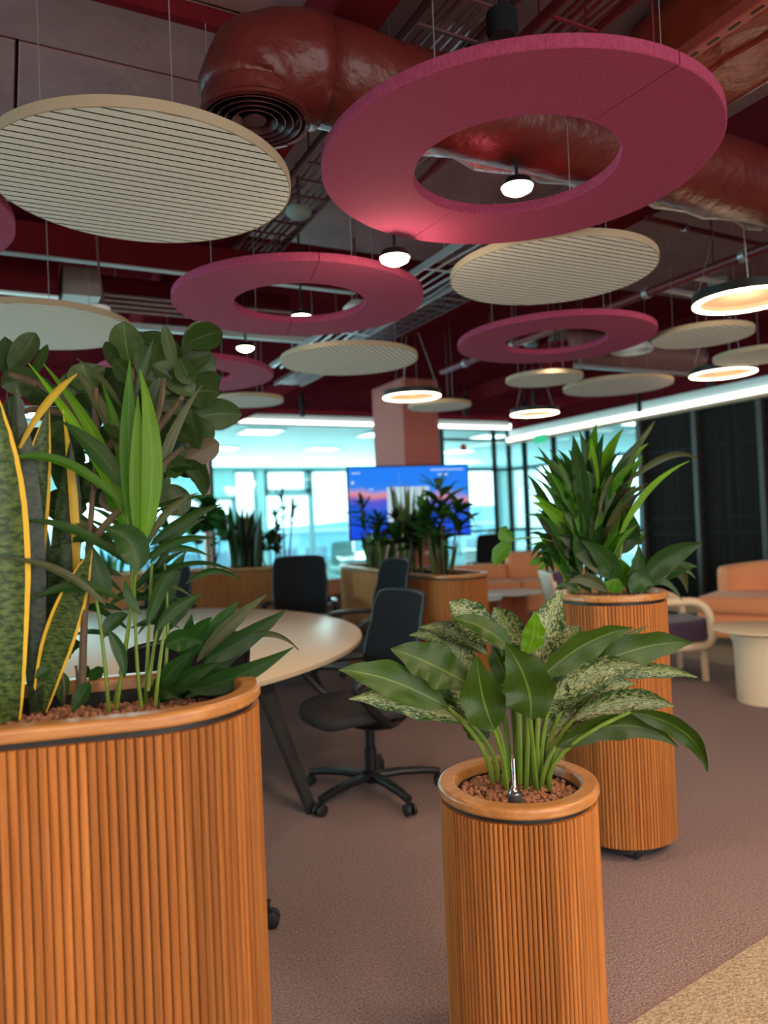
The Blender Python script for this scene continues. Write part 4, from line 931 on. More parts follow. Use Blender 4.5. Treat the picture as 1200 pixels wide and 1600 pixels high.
(0.144,0.203,0.662,0.142,0.223,0.724,0.125,0.25,0.756,0.066,-33,0),
(0.295,-0.021,0.729,0.269,-0.026,0.761,0.219,-0.017,0.765,0.065,17,0),
(0.353,0.028,0.53,0.319,0.058,0.59,0.306,0.078,0.618,0.083,20,0),
(0.332,0.004,0.853,0.383,-0.032,0.879,0.41,-0.055,0.874,0.077,29,0),
(0.211,0.027,0.702,0.204,0.058,0.764,0.185,0.095,0.796,0.065,-23,0),
(0.033,0.147,0.465,-0.005,0.164,0.492,-0.062,0.191,0.49,0.076,-5,0),
(0.042,0.237,0.495,0.103,0.231,0.521,0.151,0.231,0.515,0.069,9,0),
(0.321,0.089,0.846,0.283,0.136,0.89,0.246,0.183,0.901,0.073,24,0),
(0.373,0.007,0.706,0.311,0.018,0.725,0.255,0.028,0.713,0.069,-8,0),
(0.367,-0.009,0.521,0.33,0.025,0.577,0.304,0.054,0.602,0.065,25,0),
(0.152,0.152,0.538,0.16,0.158,0.611,0.175,0.161,0.653,0.084,-15,0),
(0.203,0.17,0.546,0.186,0.151,0.606,0.163,0.134,0.634,0.081,3,0),
(0.113,0.169,0.584,0.053,0.207,0.617,0,0.242,0.618,0.084,16,0),
(0.328,0.062,0.751,0.376,0.038,0.816,0.397,0.027,0.85,0.089,2,0),
(0.081,0.193,0.523,0.135,0.147,0.555,0.174,0.108,0.556,0.082,19,0),
(0.235,0.126,0.582,0.191,0.122,0.624,0.134,0.124,0.634,0.08,-23,0),
(0.182,0.131,0.588,0.192,0.109,0.657,0.203,0.088,0.694,0.064,-31,0),
(0.068,0.094,0.706,0.086,0.09,0.762,0.109,0.084,0.788,0.072,6,0),
(0.101,0.119,0.493,0.142,0.116,0.508,0.204,0.103,0.49,0.073,-8,0),
(0.034,0.161,0.605,0.092,0.148,0.649,0.125,0.149,0.664,0.077,-5,0),
(0.317,0.055,0.642,0.305,0.087,0.696,0.266,0.133,0.72,0.079,7,0),
(0.145,0.141,0.497,0.181,0.13,0.512,0.236,0.109,0.494,0.079,27,0),
(0.167,0.191,0.68,0.192,0.2,0.748,0.19,0.224,0.786,0.076,6,0),
(0.108,0.122,0.464,0.058,0.135,0.482,0.009,0.149,0.47,0.086,-1,0),
(0.069,0.213,0.607,0.01,0.244,0.643,-0.022,0.262,0.646,0.086,-15,0),
(0.345,-0.027,0.583,0.343,-0.022,0.646,0.353,-0.021,0.677,0.086,-1,0),
(0.261,0.11,0.662,0.26,0.1,0.723,0.257,0.092,0.751,0.072,-14,0),
(0.215,0.107,0.657,0.173,0.125,0.719,0.144,0.136,0.748,0.064,29,0),
(0.339,0.017,0.673,0.404,-0.009,0.692,0.457,-0.029,0.68,0.077,-1,0),
(0.342,-0.022,0.724,0.303,-0.027,0.773,0.247,-0.023,0.791,0.068,23,0),
 ],[
((0.07,-0.037,0.075),(0.086,-0.049,0.311),(0.118,-0.014,0.568),0.009),
((0.118,-0.014,0.568),(0.186,-0.05,0.667),(0.187,-0.109,0.764),0.009),
((0.114,-0.033,0.509),(0.223,-0.068,0.607),(0.26,-0.09,0.748),0.009),
((0.118,-0.014,0.568),(0.082,0.003,0.672),(0.007,0.04,0.748),0.009),
((0.094,-0.055,0.381),(0.203,-0.079,0.505),(0.29,-0.125,0.587),0.009),
((0.119,-0.015,0.597),(0.121,-0.018,0.684),(0.123,-0.019,0.734),0.009),
((0.223,-0.068,0.607),(0.276,-0.097,0.677),(0.291,-0.127,0.699),0.009),
((0.007,0.04,0.748),(-0.031,0.059,0.764),(-0.05,0.069,0.773),0.009),
((0.082,0.003,0.672),(0.006,0.053,0.692),(-0.021,0.055,0.685),0.009),
 ]),
 'ZAM':((0.1,1.785,1),[
(0.053,-0.051,0.081,0.034,-0.052,0.052,0.015,-0.053,0.023,0.036,20,0),
(-0.009,0.003,0.108,0.005,-0.004,0.069,-0.002,0,0.032,0.037,10,0),
(0.055,-0.03,0.08,0.072,-0.038,0.104,0.087,-0.047,0.106,0.028,10,0),
(-0.024,0.033,0.114,0.012,0.013,0.174,0.047,-0.004,0.153,0.051,10,0),
(-0.023,-0.013,0.118,-0.038,-0.016,0.108,-0.052,-0.02,0.098,0.028,10,0),
(0.045,0.009,0.08,0.051,0.006,0.094,0.056,0.003,0.108,0.023,10,0),
 ],[
((0.019,-0.01,0.034),(0.03,-0.016,0.072),(0.029,-0.017,0.115),0.004),
((0.003,-0.002,0.034),(0.003,-0.003,0.088),(-0.009,0.003,0.117),0.004),
((0.026,-0.014,0.044),(0.042,-0.023,0.065),(0.055,-0.03,0.08),0.004),
 ]),
 'TALLP':((2.27,2.43,1.03),[
(-0.012,0.026,0.43,-0.046,-0.041,0.641,-0.072,-0.11,0.745,0.06,2,1),
(-0.076,-0.018,0.308,-0.106,-0.046,0.557,-0.157,-0.062,0.701,0.07,-4,0),
(0.026,0.039,0.384,0.013,-0.047,0.624,0.04,-0.151,0.724,0.06,-16,2),
(0.085,-0.069,0.402,0.189,-0.042,0.659,0.345,-0.04,0.785,0.034,-27,0),
(-0.009,-0.07,0.369,0.048,-0.099,0.601,0.164,-0.156,0.687,0.054,18,0),
(0.037,-0.079,0.226,0.105,-0.154,0.497,0.274,-0.277,0.575,0.03,12,2),
(0.039,0.007,0.337,0.084,-0.048,0.58,0.195,-0.134,0.664,0.05,-11,2),
(-0.036,-0.033,0.376,-0.063,-0.051,0.602,-0.114,-0.055,0.721,0.049,16,0),
(-0.051,0.089,0.295,-0.083,0.103,0.553,-0.172,0.149,0.676,0.034,-12,0),
(-0.116,0.102,0.195,-0.191,0.059,0.439,-0.316,0.044,0.546,0.049,0,0),
(-0.075,0.045,0.226,-0.104,0.098,0.381,-0.218,0.196,0.381,0.039,19,1),
(-0.052,0.037,0.261,-0.083,0.034,0.512,-0.157,0.056,0.639,0.039,20,1),
(-0.052,-0.057,0.286,0.018,-0.026,0.528,0.109,-0.003,0.667,0.083,8,1),
(0.029,0.011,0.267,0.015,-0.076,0.506,0.04,-0.181,0.606,0.054,-2,0),
(-0.094,-0.006,0.231,-0.115,-0.007,0.469,-0.173,0.012,0.593,0.043,14,1),
(-0.092,-0.031,0.164,-0.065,-0.019,0.404,-0.04,-0.005,0.56,0.082,2,0),
(-0.099,0.007,0.196,-0.13,0.026,0.465,-0.223,0.078,0.599,0.038,-8,1),
(-0.089,-0.017,0.231,-0.13,-0.012,0.464,-0.23,0.024,0.563,0.043,-15,1),
(-0.106,0.012,0.219,-0.172,0.006,0.397,-0.305,0.038,0.431,0.06,2,2),
(0.042,0.01,0.136,0.067,-0.021,0.375,0.122,-0.066,0.49,0.05,7,0),
(0.09,0.031,0.216,0.133,-0.007,0.489,0.227,-0.07,0.618,0.062,3,1),
(0.001,0.017,0.391,-0.03,-0.051,0.602,-0.048,-0.125,0.703,0.049,-25,0),
(-0.101,0.066,0.225,-0.179,0.031,0.412,-0.311,0.027,0.461,0.038,4,2),
(-0.16,-0.007,0.205,-0.109,0.065,0.422,-0.084,0.152,0.54,0.039,6,0),
(-0.032,0.031,0.247,-0.048,0.021,0.506,-0.089,0.026,0.658,0.055,-23,1),
(0.046,-0.029,0.184,0.022,-0.084,0.353,0.012,-0.143,0.415,0.054,-23,1),
(-0.078,0.071,0.188,-0.136,0.085,0.29,-0.268,0.139,0.243,0.022,-17,2),
(-0.071,0.108,0.166,-0.103,0.126,0.296,-0.19,0.174,0.293,0.034,-12,0),
(-0.024,-0.017,0.355,-0.046,-0.05,0.568,-0.073,-0.079,0.688,0.054,16,2),
(0.014,0.047,0.241,-0.03,-0.017,0.382,-0.066,-0.084,0.465,0.041,-23,1),
(-0.054,-0.085,0.376,-0.022,-0.09,0.507,0.042,-0.11,0.562,0.022,-21,3),
(0.056,0.073,0.284,-0.009,-0.025,0.438,-0.056,-0.131,0.518,0.031,-35,1),
(-0.08,0.031,0.319,-0.078,0.057,0.494,-0.122,0.108,0.589,0.043,26,0),
(0.085,0.038,0.37,0.08,-0.018,0.533,0.119,-0.095,0.602,0.027,12,0),
(0.047,0.025,0.09,0.021,-0.049,0.236,0.031,-0.14,0.292,0.045,-33,0),
(-0.018,-0.001,0.257,0.047,0.045,0.399,0.128,0.083,0.485,0.038,-30,0),
(-0.025,0.103,0.424,-0.081,0.069,0.584,-0.184,0.06,0.655,0.036,33,0),
(-0.098,0.055,0.335,-0.097,0.106,0.516,-0.17,0.197,0.594,0.031,-39,3),
(0.004,0.088,0.22,-0.03,0.056,0.387,-0.085,0.036,0.489,0.033,2,0),
(-0.081,-0.039,0.112,-0.089,-0.062,0.248,-0.091,-0.088,0.333,0.04,10,0),
(-0.074,-0.056,0.317,-0.03,-0.026,0.45,0.022,0.002,0.534,0.041,-22,0),
(-0.157,-0.026,0.468,-0.178,0.001,0.597,-0.267,0.064,0.625,0.043,42,0),
(0.033,0.08,0.177,0.029,0.065,0.312,0.026,0.052,0.399,0.035,33,0),
(0.02,-0.037,0.118,0.042,-0.071,0.267,0.116,-0.131,0.317,0.032,15,1),
(-0.073,0.084,0.145,-0.095,0.097,0.329,-0.178,0.142,0.417,0.026,-32,0),
(0.122,0.041,0.372,0.173,0.017,0.532,0.3,-0.044,0.569,0.035,-30,1),
(0.034,-0.053,0.309,0.067,-0.086,0.458,0.167,-0.152,0.493,0.024,-3,3),
(-0.04,0.124,0.321,-0.074,0.136,0.488,-0.181,0.187,0.548,0.024,42,0),
(-0.05,0.091,0.387,-0.058,0.12,0.524,-0.125,0.18,0.57,0.042,15,0),
(-0.076,-0.015,0.248,-0.03,0.038,0.38,0.001,0.099,0.461,0.03,-28,0),
(-0.099,-0.02,0.468,-0.123,-0.02,0.597,-0.189,0.001,0.648,0.036,-34,0),
(-0.051,0.028,0.269,-0.087,-0.006,0.39,-0.138,-0.031,0.451,0.025,-35,0),
(-0.105,-0.018,0.362,-0.101,0,0.509,-0.124,0.034,0.591,0.035,15,0),
(-0.04,0.023,0.5,-0.088,-0.015,0.606,-0.164,-0.038,0.643,0.04,-2,1),
(-0.111,0.031,0.145,-0.13,0.051,0.3,-0.209,0.104,0.361,0.043,16,0),
(-0.08,0.005,0.122,-0.124,-0.038,0.268,-0.188,-0.07,0.351,0.031,-33,0),
(-0.028,-0.015,0.175,-0.006,-0.014,0.281,0.032,-0.02,0.327,0.039,42,0),
(-0.1,-0.008,0.38,-0.05,0.073,0.507,-0.042,0.178,0.561,0.034,42,0),
(-0.074,-0.007,0.467,-0.115,-0.044,0.581,-0.175,-0.071,0.634,0.026,-19,3),
(-0.091,0.019,0.289,-0.157,-0.02,0.426,-0.275,-0.032,0.471,0.024,-42,0),
(0.051,0.056,0.366,0.076,0.047,0.533,0.128,0.026,0.627,0.027,8,0),
(0.053,0.042,0.241,0.075,0.03,0.392,0.124,0.006,0.47,0.026,1,1),
(0.053,0.046,0.133,0.084,0.045,0.277,0.142,0.031,0.349,0.036,29,0),
(-0.049,-0.081,0.166,0.033,-0.049,0.32,0.166,-0.042,0.385,0.024,41,1),
(0.023,-0.018,0.218,-0.001,-0.096,0.377,0.02,-0.196,0.437,0.038,26,3),
(0.033,-0.025,0.105,0.107,-0.006,0.257,0.236,-0.015,0.312,0.041,31,0),
(-0.007,-0.028,0.306,0.025,-0.038,0.48,0.093,-0.065,0.573,0.034,16,0),
(0.024,0.038,0.248,-0.006,-0.011,0.359,-0.029,-0.062,0.414,0.028,6,0),
(-0.032,0.009,0.315,-0.001,0.03,0.421,0.036,0.049,0.477,0.028,-19,1),
(0.032,0.074,0.44,-0.048,-0.022,0.546,-0.127,-0.119,0.6,0.046,-3,0),
(0.007,-0.074,0.311,0.077,-0.065,0.448,0.209,-0.086,0.48,0.045,-32,0),
(-0.12,-0.03,0.297,-0.121,-0.013,0.446,-0.156,0.023,0.525,0.029,0,1),
(-0.011,0.051,0.362,-0.036,0.02,0.505,-0.068,-0.005,0.596,0.032,-11,0),
(0.092,0.042,0.398,0.122,0.014,0.576,0.204,-0.039,0.653,0.026,36,0),
(-0.007,0.093,0.375,-0.024,0.097,0.549,-0.081,0.123,0.644,0.025,31,0),
(-0.131,0.013,0.086,-0.142,0.044,0.269,-0.216,0.109,0.355,0.028,-27,0),
(0.071,0.044,0.247,0.074,0.007,0.41,0.108,-0.044,0.492,0.033,-26,0),
(-0.135,0.019,0.147,-0.199,-0.008,0.322,-0.328,-0.001,0.393,0.037,38,0),
(-0.06,0.06,0.323,-0.104,0.046,0.461,-0.201,0.061,0.508,0.04,-23,1),
(0.04,0.065,0.339,0.016,0.029,0.449,-0.006,-0.006,0.508,0.028,-25,0),
(0.031,-0.057,0.313,0.034,-0.116,0.448,0.096,-0.204,0.474,0.024,-23,0),
(0.059,0.02,0.318,0.033,-0.049,0.486,0.039,-0.134,0.568,0.031,-20,0),
(0.01,0.057,0.204,0.032,0.073,0.347,0.05,0.092,0.445,0.036,-36,0),
(0.016,0.093,0.225,-0.063,0.012,0.354,-0.161,-0.058,0.417,0.042,-6,1),
(0.05,-0.023,0.204,0.083,-0.052,0.386,0.174,-0.108,0.464,0.045,-4,0),
(-0.041,0.059,0.44,-0.03,0.091,0.562,-0.054,0.142,0.612,0.044,35,0),
(0.006,0.022,0.463,-0.016,-0.021,0.578,-0.026,-0.068,0.634,0.045,-33,0),
(0.04,0.073,0.331,-0.017,-0.004,0.439,-0.067,-0.084,0.488,0.03,-21,0),
(-0.064,0.105,0.274,-0.145,0.059,0.421,-0.288,0.047,0.464,0.03,2,0),
(-0.075,0.036,0.114,-0.069,0.063,0.245,-0.099,0.109,0.303,0.023,-7,0),
(-0.043,0.066,0.288,-0.091,0.039,0.437,-0.181,0.035,0.502,0.039,-9,0),
(-0.009,-0.041,0.207,0.069,-0.005,0.333,0.191,0.011,0.375,0.047,-24,0),
(-0.018,0.097,0.094,-0.064,0.07,0.255,-0.153,0.068,0.332,0.038,36,0),
(-0.003,-0.086,0.421,0.009,-0.135,0.554,0.078,-0.211,0.581,0.045,-39,1),
(-0.085,-0.035,0.232,-0.098,-0.049,0.338,-0.123,-0.055,0.392,0.023,13,0),
(-0.007,-0.042,0.444,-0.008,-0.084,0.578,0.027,-0.143,0.629,0.031,-44,0),
(-0.113,0.026,0.284,-0.1,0.079,0.442,-0.145,0.163,0.512,0.041,-17,1),
(-0.123,0.02,0.182,-0.115,0.076,0.343,-0.178,0.17,0.404,0.033,-2,3),
(-0.106,-0.047,0.206,-0.03,0.037,0.304,0.037,0.126,0.355,0.023,-21,3),
(0.109,-0.064,0.49,0.331,-0.153,0.681,0.447,-0.183,0.588,0.036,30,3),
(0.063,-0.041,0.524,0.201,-0.087,0.676,0.279,-0.1,0.766,0.031,20,3),
(-0.04,0.12,0.188,-0.173,0.057,0.334,-0.304,-0.004,0.364,0.038,19,0),
(0.056,0.036,0.252,0.16,0.021,0.409,0.262,0.009,0.454,0.049,-34,0),
(-0.058,0.093,0.14,-0.086,0.141,0.288,-0.118,0.194,0.324,0.055,25,0),
(0.06,0.037,0.282,0.144,0.001,0.444,0.225,-0.032,0.492,0.053,8,0),
(0.004,-0.002,0.192,0.057,-0.052,0.35,0.107,-0.098,0.396,0.047,-27,1),
(-0.031,0.118,0.366,-0.081,0.152,0.522,-0.135,0.189,0.564,0.04,39,0),
(0.041,0.08,0.316,0.003,-0.011,0.458,-0.039,-0.098,0.483,0.06,-29,1),
(-0.008,0.039,0.123,-0.03,-0.035,0.284,-0.057,-0.104,0.331,0.055,27,0),
(-0.078,0.021,0.318,-0.129,-0.001,0.45,-0.183,-0.02,0.471,0.036,-21,0),
(0.075,0.069,0.196,0.111,-0.006,0.333,0.141,-0.076,0.356,0.041,-21,0),
(0.016,0.062,0.081,0.064,0.057,0.205,0.109,0.055,0.217,0.045,33,0),
(0.056,0.039,0.347,0.067,-0.057,0.465,0.071,-0.147,0.47,0.047,-33,3),
(0.068,0.061,0.248,0.06,-0.053,0.381,0.044,-0.162,0.399,0.053,7,3),
(0.01,0.101,0.386,-0.084,0.013,0.522,-0.181,-0.072,0.543,0.029,18,0),
(0.011,0.02,0.109,0.015,-0.069,0.251,0.013,-0.154,0.28,0.039,-37,1),
(-0.025,0.018,0.401,0.003,0.019,0.526,0.029,0.023,0.54,0.041,-32,0),
(-0.068,0.013,0.239,-0.113,-0.034,0.408,-0.161,-0.077,0.466,0.049,19,0),
(-0.031,0.043,0.347,-0.054,0.017,0.506,-0.081,-0.005,0.554,0.054,-7,0),
(-0.037,0.031,0.369,-0.057,0.007,0.493,-0.079,-0.014,0.507,0.031,21,0),
(-0.164,-0.011,0.187,-0.186,0.064,0.338,-0.213,0.144,0.383,0.057,-10,3),
(-0.144,-0.029,0.303,-0.165,0.009,0.429,-0.19,0.051,0.448,0.033,20,0),
(-0.098,0.006,0.149,-0.094,0.041,0.269,-0.093,0.08,0.28,0.058,10,0),
(0.047,0.038,0.13,0.069,-0.055,0.293,0.085,-0.143,0.342,0.033,-7,0),
(0.005,-0.004,0.347,0.052,-0.052,0.474,0.094,-0.096,0.49,0.041,-30,0),
(0.063,0.042,0.129,0.141,-0.009,0.257,0.214,-0.057,0.273,0.058,13,0),
(-0.122,0.016,0.177,-0.163,0.043,0.325,-0.208,0.074,0.365,0.048,6,1),
(-0.126,-0.051,0.26,-0.047,0.044,0.403,0.028,0.142,0.441,0.034,-2,1),
(-0.017,0.001,0.12,-0.007,-0.07,0.262,-0.001,-0.137,0.293,0.033,-29,1),
(-0.129,-0.039,0.117,-0.144,-0.044,0.259,-0.163,-0.046,0.294,0.048,33,0),
(-0.024,-0.019,0.254,0.086,0.012,0.372,0.195,0.046,0.382,0.045,-29,0),
(0.086,0.063,0.088,0.138,-0.022,0.253,0.185,-0.103,0.302,0.035,36,0),
(-0.006,0.025,0.163,-0.002,-0.033,0.294,-0.002,-0.088,0.313,0.055,-14,3),
(-0.018,0.101,0.138,-0.101,0.045,0.271,-0.185,-0.008,0.291,0.044,-18,3),
(-0.058,0.055,0.287,-0.119,0.032,0.419,-0.183,0.012,0.438,0.041,-13,1),
(-0.071,0.064,0.156,-0.134,0.056,0.285,-0.2,0.05,0.302,0.045,29,3),
(-0.04,0.027,0.105,0.01,0.054,0.269,0.057,0.086,0.325,0.037,19,0),
(-0.044,0.082,0.033,-0.093,0.065,0.188,-0.144,0.051,0.23,0.04,-25,0),
(-0.02,0.09,0.224,-0.022,0.119,0.363,-0.027,0.152,0.39,0.062,31,0),
(-0.02,-0.013,0.326,0.019,-0.049,0.458,0.054,-0.082,0.479,0.048,-36,1),
(-0.1,0.015,0.213,-0.161,-0.006,0.334,-0.224,-0.024,0.345,0.027,-11,0),
(-0.007,0.072,0.317,-0.068,0.007,0.444,-0.132,-0.055,0.457,0.04,-38,0),
(0.008,0.029,0.272,0.013,-0.034,0.393,0.014,-0.092,0.402,0.032,24,0),
(-0.096,0.066,0.062,-0.147,0.098,0.232,-0.202,0.133,0.29,0.048,1,1),
(-0.093,0.024,0.126,-0.141,0.013,0.249,-0.192,0.005,0.262,0.045,-35,0),
(-0.151,0.007,0.155,-0.181,0.072,0.322,-0.217,0.141,0.384,0.032,0,1),
(-0.064,-0.074,0.341,0.068,-0.028,0.473,0.201,0.02,0.499,0.038,22,3),
(-0.194,0.097,0.127,-0.22,0.075,0.254,-0.25,0.056,0.249,0.029,20,0),
(-0.166,0.081,0.224,-0.231,0.079,0.325,-0.299,0.081,0.295,0.02,20,0),
(-0.175,0.087,0.141,-0.214,0.072,0.225,-0.256,0.061,0.179,0.029,20,0),
(-0.178,0.088,0.172,-0.225,0.078,0.247,-0.276,0.071,0.19,0.026,20,0),
(-0.178,0.089,0.158,-0.203,0.065,0.293,-0.231,0.046,0.295,0.031,20,0),
(-0.191,0.094,0.219,-0.239,0.084,0.275,-0.291,0.079,0.199,0.032,20,0),
(-0.15,0.073,0.207,-0.192,0.06,0.307,-0.238,0.05,0.274,0.022,20,0),
(-0.142,0.07,0.158,-0.197,0.063,0.251,-0.255,0.06,0.212,0.033,20,0),
(-0.168,0.084,0.126,-0.21,0.07,0.217,-0.256,0.061,0.176,0.025,20,0),
 ],[
((0.009,-0.04,0.031),(0.03,-0.018,0.144),(0.067,-0.026,0.34),0.004),
((-0.135,0.005,0.04),(-0.1,0.049,0.15),(-0.136,0.021,0.302),0.004),
((0.03,-0.08,0.032),(0.068,-0.037,0.142),(0.078,-0.098,0.369),0.004),
((0.048,0.011,0.025),(0.032,-0.019,0.144),(0.018,-0.064,0.332),0.004),
((0.041,0.036,0.023),(0.013,-0.009,0.145),(0.053,0.011,0.37),0.004),
((-0.054,0.102,0.027),(-0.089,0.043,0.15),(-0.139,0.022,0.308),0.004),
((-0.123,-0.021,0.04),(-0.063,0.03,0.149),(-0.052,0.055,0.41),0.004),
((0.028,0.009,0.026),(0.014,-0.009,0.145),(0.005,-0.053,0.307),0.004),
((-0.125,0.01,0.038),(-0.092,0.045,0.15),(-0.109,0.042,0.322),0.004),
((-0.132,0.028,0.038),(-0.101,0.049,0.15),(-0.13,0.045,0.392),0.004),
((-0.048,0.025,0.031),(-0.04,0.018,0.148),(-0.039,0.028,0.29),0.004),
((-0.113,0.046,0.035),(-0.098,0.048,0.15),(-0.13,0.043,0.37),0.004),
((-0.005,-0.049,0.033),(0.036,-0.021,0.144),(0.024,-0.064,0.345),0.004),
((-0.008,-0.086,0.035),(0.049,-0.028,0.143),(0.104,-0.03,0.394),0.004),
((0.08,-0.043,0.025),(0.085,-0.046,0.142),(0.148,-0.05,0.415),0.004),
((-0.092,0.019,0.035),(-0.067,0.032,0.149),(-0.097,0.017,0.357),0.004),
((0.041,-0.073,0.031),(0.081,-0.044,0.142),(0.116,-0.066,0.377),0.004),
((-0.136,-0.006,0.04),(-0.083,0.04,0.15),(-0.087,0.061,0.338),0.004),
 ]),
 'TALLC':((2.36,2.37,1.03),[
(-0.122,-0.051,0.095,-0.181,-0.007,0.243,-0.302,0.07,0.288,0.107,5,0),
(-0.114,-0.055,0.069,-0.109,-0.068,0.185,-0.239,-0.011,0.264,0.096,-3,0),
(-0.094,-0.11,0.04,-0.047,-0.141,0.108,-0.054,-0.146,0.241,0.068,15,0),
(0.026,-0.082,0.07,0.108,-0.149,0.205,0.222,-0.232,0.229,0.102,15,0),
(0.051,-0.072,0.058,0.133,-0.142,0.15,0.21,-0.208,0.133,0.076,-11,0),
(0.068,-0.104,0.079,0.173,-0.173,0.189,0.173,-0.183,0.024,0.059,16,3),
(-0.18,-0.088,0.051,-0.249,-0.054,0.135,-0.322,-0.016,0.093,0.058,-4,3),
(-0.167,-0.095,0.045,-0.139,-0.088,0.073,-0.11,-0.082,0.101,0.079,-10,1),
(-0.096,-0.131,0.042,-0.052,-0.157,0.128,-0.013,-0.179,0.068,0.089,1,0),
(-0.049,-0.032,0.073,-0.066,-0.01,0.11,-0.084,0.013,0.147,0.082,10,0),
(0.083,-0.044,0.106,0.188,-0.092,0.201,0.287,-0.132,0.075,0.044,-6,3),
(-0.026,-0.077,0.043,-0.054,-0.074,0.112,-0.081,-0.071,0.18,0.075,-13,1),
(0.098,-0.029,0.083,0.156,-0.041,0.167,0.213,-0.051,0.184,0.056,6,0),
(0.046,-0.026,0.129,0.07,-0.025,0.159,0.095,-0.025,0.19,0.061,-13,3),
(-0.276,-0.028,0.05,-0.321,-0.009,0.11,-0.369,0.013,0.065,0.037,10,0),
(-0.21,-0.028,0.044,-0.255,-0.002,0.129,-0.302,0.027,0.13,0.048,-14,0),
(0.103,0.001,0.135,0.121,-0.011,0.151,0.139,-0.022,0.166,0.061,15,0),
(0.179,-0.038,0.121,0.218,-0.074,0.186,0.254,-0.107,0.161,0.039,-12,0),
(0.029,0.038,0.192,0.087,-0.004,0.275,0.067,-0.006,0.361,0.072,8,0),
(0.068,0.017,0.233,0.11,0.015,0.253,0.153,0.012,0.272,0.056,-13,0),
(0.025,-0.081,0.029,0.089,-0.135,0.141,0.144,-0.18,-0.005,0.032,-10,0),
 ],[
 ]),
 'HANG':((2.2,2.45,1.03),[
(-0.291,0.089,0.269,-0.34,0.113,0.305,-0.312,0.098,0.337,0.065,10,0),
(-0.296,0.091,0.269,-0.36,0.119,0.219,-0.367,0.118,0.167,0.07,5,0),
(-0.146,0.072,0.177,-0.174,0.086,0.19,-0.203,0.101,0.159,0.036,0,0),
(-0.142,0.07,0.167,-0.155,0.077,0.153,-0.169,0.084,0.138,0.019,0,0),
(-0.112,0.054,0.208,-0.127,0.062,0.182,-0.142,0.07,0.156,0.033,-28,0),
 ],[
((-0.02,0.008,0.14),(-0.124,0.037,0.261),(-0.291,0.088,0.277),0.004),
((-0.06,0.029,0.078),(-0.104,0.051,0.165),(-0.146,0.072,0.177),0.003),
 ]),
}
EYE = Vector((0, 0, 1.4))
def baked(key, name, label, shape, mats, stem_m, flip=None, fold=.28, wave=.06, nt=10):
    o, leaves, stems = PLANTS[key]; t = thing(name, label, 'plant', o); O = Vector(o)
    for i, l in enumerate(leaves):
        P0, C, P2 = Vector(l[0:3]), Vector(l[3:6]), Vector(l[6:9]); k = int(l[11]); N0 = (EYE-(O+(P0+P2)/2)).normalized()
        if flip and k in flip: N0 = -N0
        leaf(t, P0, C, P2, l[9], l[10], LM[mats[k]], shape, N0, seed=i*7+len(key), nt=nt, fold=fold, wave=wave)
    for i, s in enumerate(stems):
        pts, r = s[:-1], s[-1]
        if len(pts) == 3:
            a, b, c = (Vector(p) for p in pts); pts = [a*(1-q)*(1-2*q)+b*4*q*(1-q)+c*q*(2*q-1) for q in [k/6 for k in range(7)]]
        MB().tube(pts, [r*(1-.35*k/(len(pts)-1)) for k in range(len(pts))], 7).build('stem', stem_m, t)
    return t
baked('AGL', 'aglaonema', 'bushy plant with silver speckled broad leaves in the short planter', 'agl', ['agl_u', 'agl_t', 'lime'], STEM, nt=14, wave=.17)
baked('KEN', 'palm_plant', 'palm with bright upright lime fan in the long left planter', 'palm', ['palm', 'palm_b', 'lime', 'palm_y'], STEM, nt=12, wave=.05)
baked('CAST', 'cast_iron_plant', 'low dark plant leaning over the rim of the left planter', 'palm', ['palm', 'palm', 'palm', 'palm_y'], STEM, wave=.09, nt=12)
baked('SNK', 'snake_plant', 'tall snake plant with yellow edged blades at left', 'snake', ['snake', 'snake_d', 'yellow'], STEM, fold=.35, wave=.02, nt=14)
baked('RUB', 'rubber_plant', 'tall rubber plant with round dark leaves behind the lime palm', 'rubber', ['rubber', 'rubber_b', 'lime'], STEMD, fold=.2, wave=.04)
baked('ZAM', 'small_dark_plant', 'small dark glossy plant at the foot of the snake plant', 'agl', ['palm'], STEMD)
baked('TALLP', 'palm_plant', 'dense arching palm in the tall round planter', 'palm', ['palm', 'palm_b', 'lime', 'palm_y'], STEM, wave=.05)
baked('TALLC', 'cast_iron_plant', 'broad low leaves round the rim of the tall planter', 'palm', ['palm', 'palm_b', 'palm', 'palm_y'], STEM, wave=.08)
baked('HANG', 'climbing_plant', 'climber with one hanging leaf left of the tall planter', 'agl', ['palm_b'], STEM)
def local(ploc, prz, t, s, z):   # along / across a trough, from its right cap
    x, y = rot2((-t, s), prz); return (ploc[0]+x, ploc[1]+y, z)
def blades(name, label, loc, n, h, spread, w, mk, seed, lean=.25, group=None):
    g = random.Random(seed); t = thing(name, label, 'plant', loc, 0, group)
    for i in range(n):
        a = g.uniform(0, 2*PI); r = g.uniform(0, spread); p = Vector((r*math.cos(a), r*math.sin(a), -.02)); hh = h*g.uniform(.55, 1); d = Vector((math.cos(a), math.sin(a), 0))
        q = p+d*hh*lean*g.uniform(.2, 1)+Vector((0, 0, hh)); c = (p+q)/2-d*hh*.06
        leaf(t, p, c, q, w*g.uniform(.7, 1.1), 0, LM[g.choice(mk)], 'snake', Vector((math.cos(g.uniform(0, 7)), math.sin(g.uniform(0, 7)), .1)).normalized(), seed=seed*31+i, nt=7, fold=.3, wave=.03)
    return t
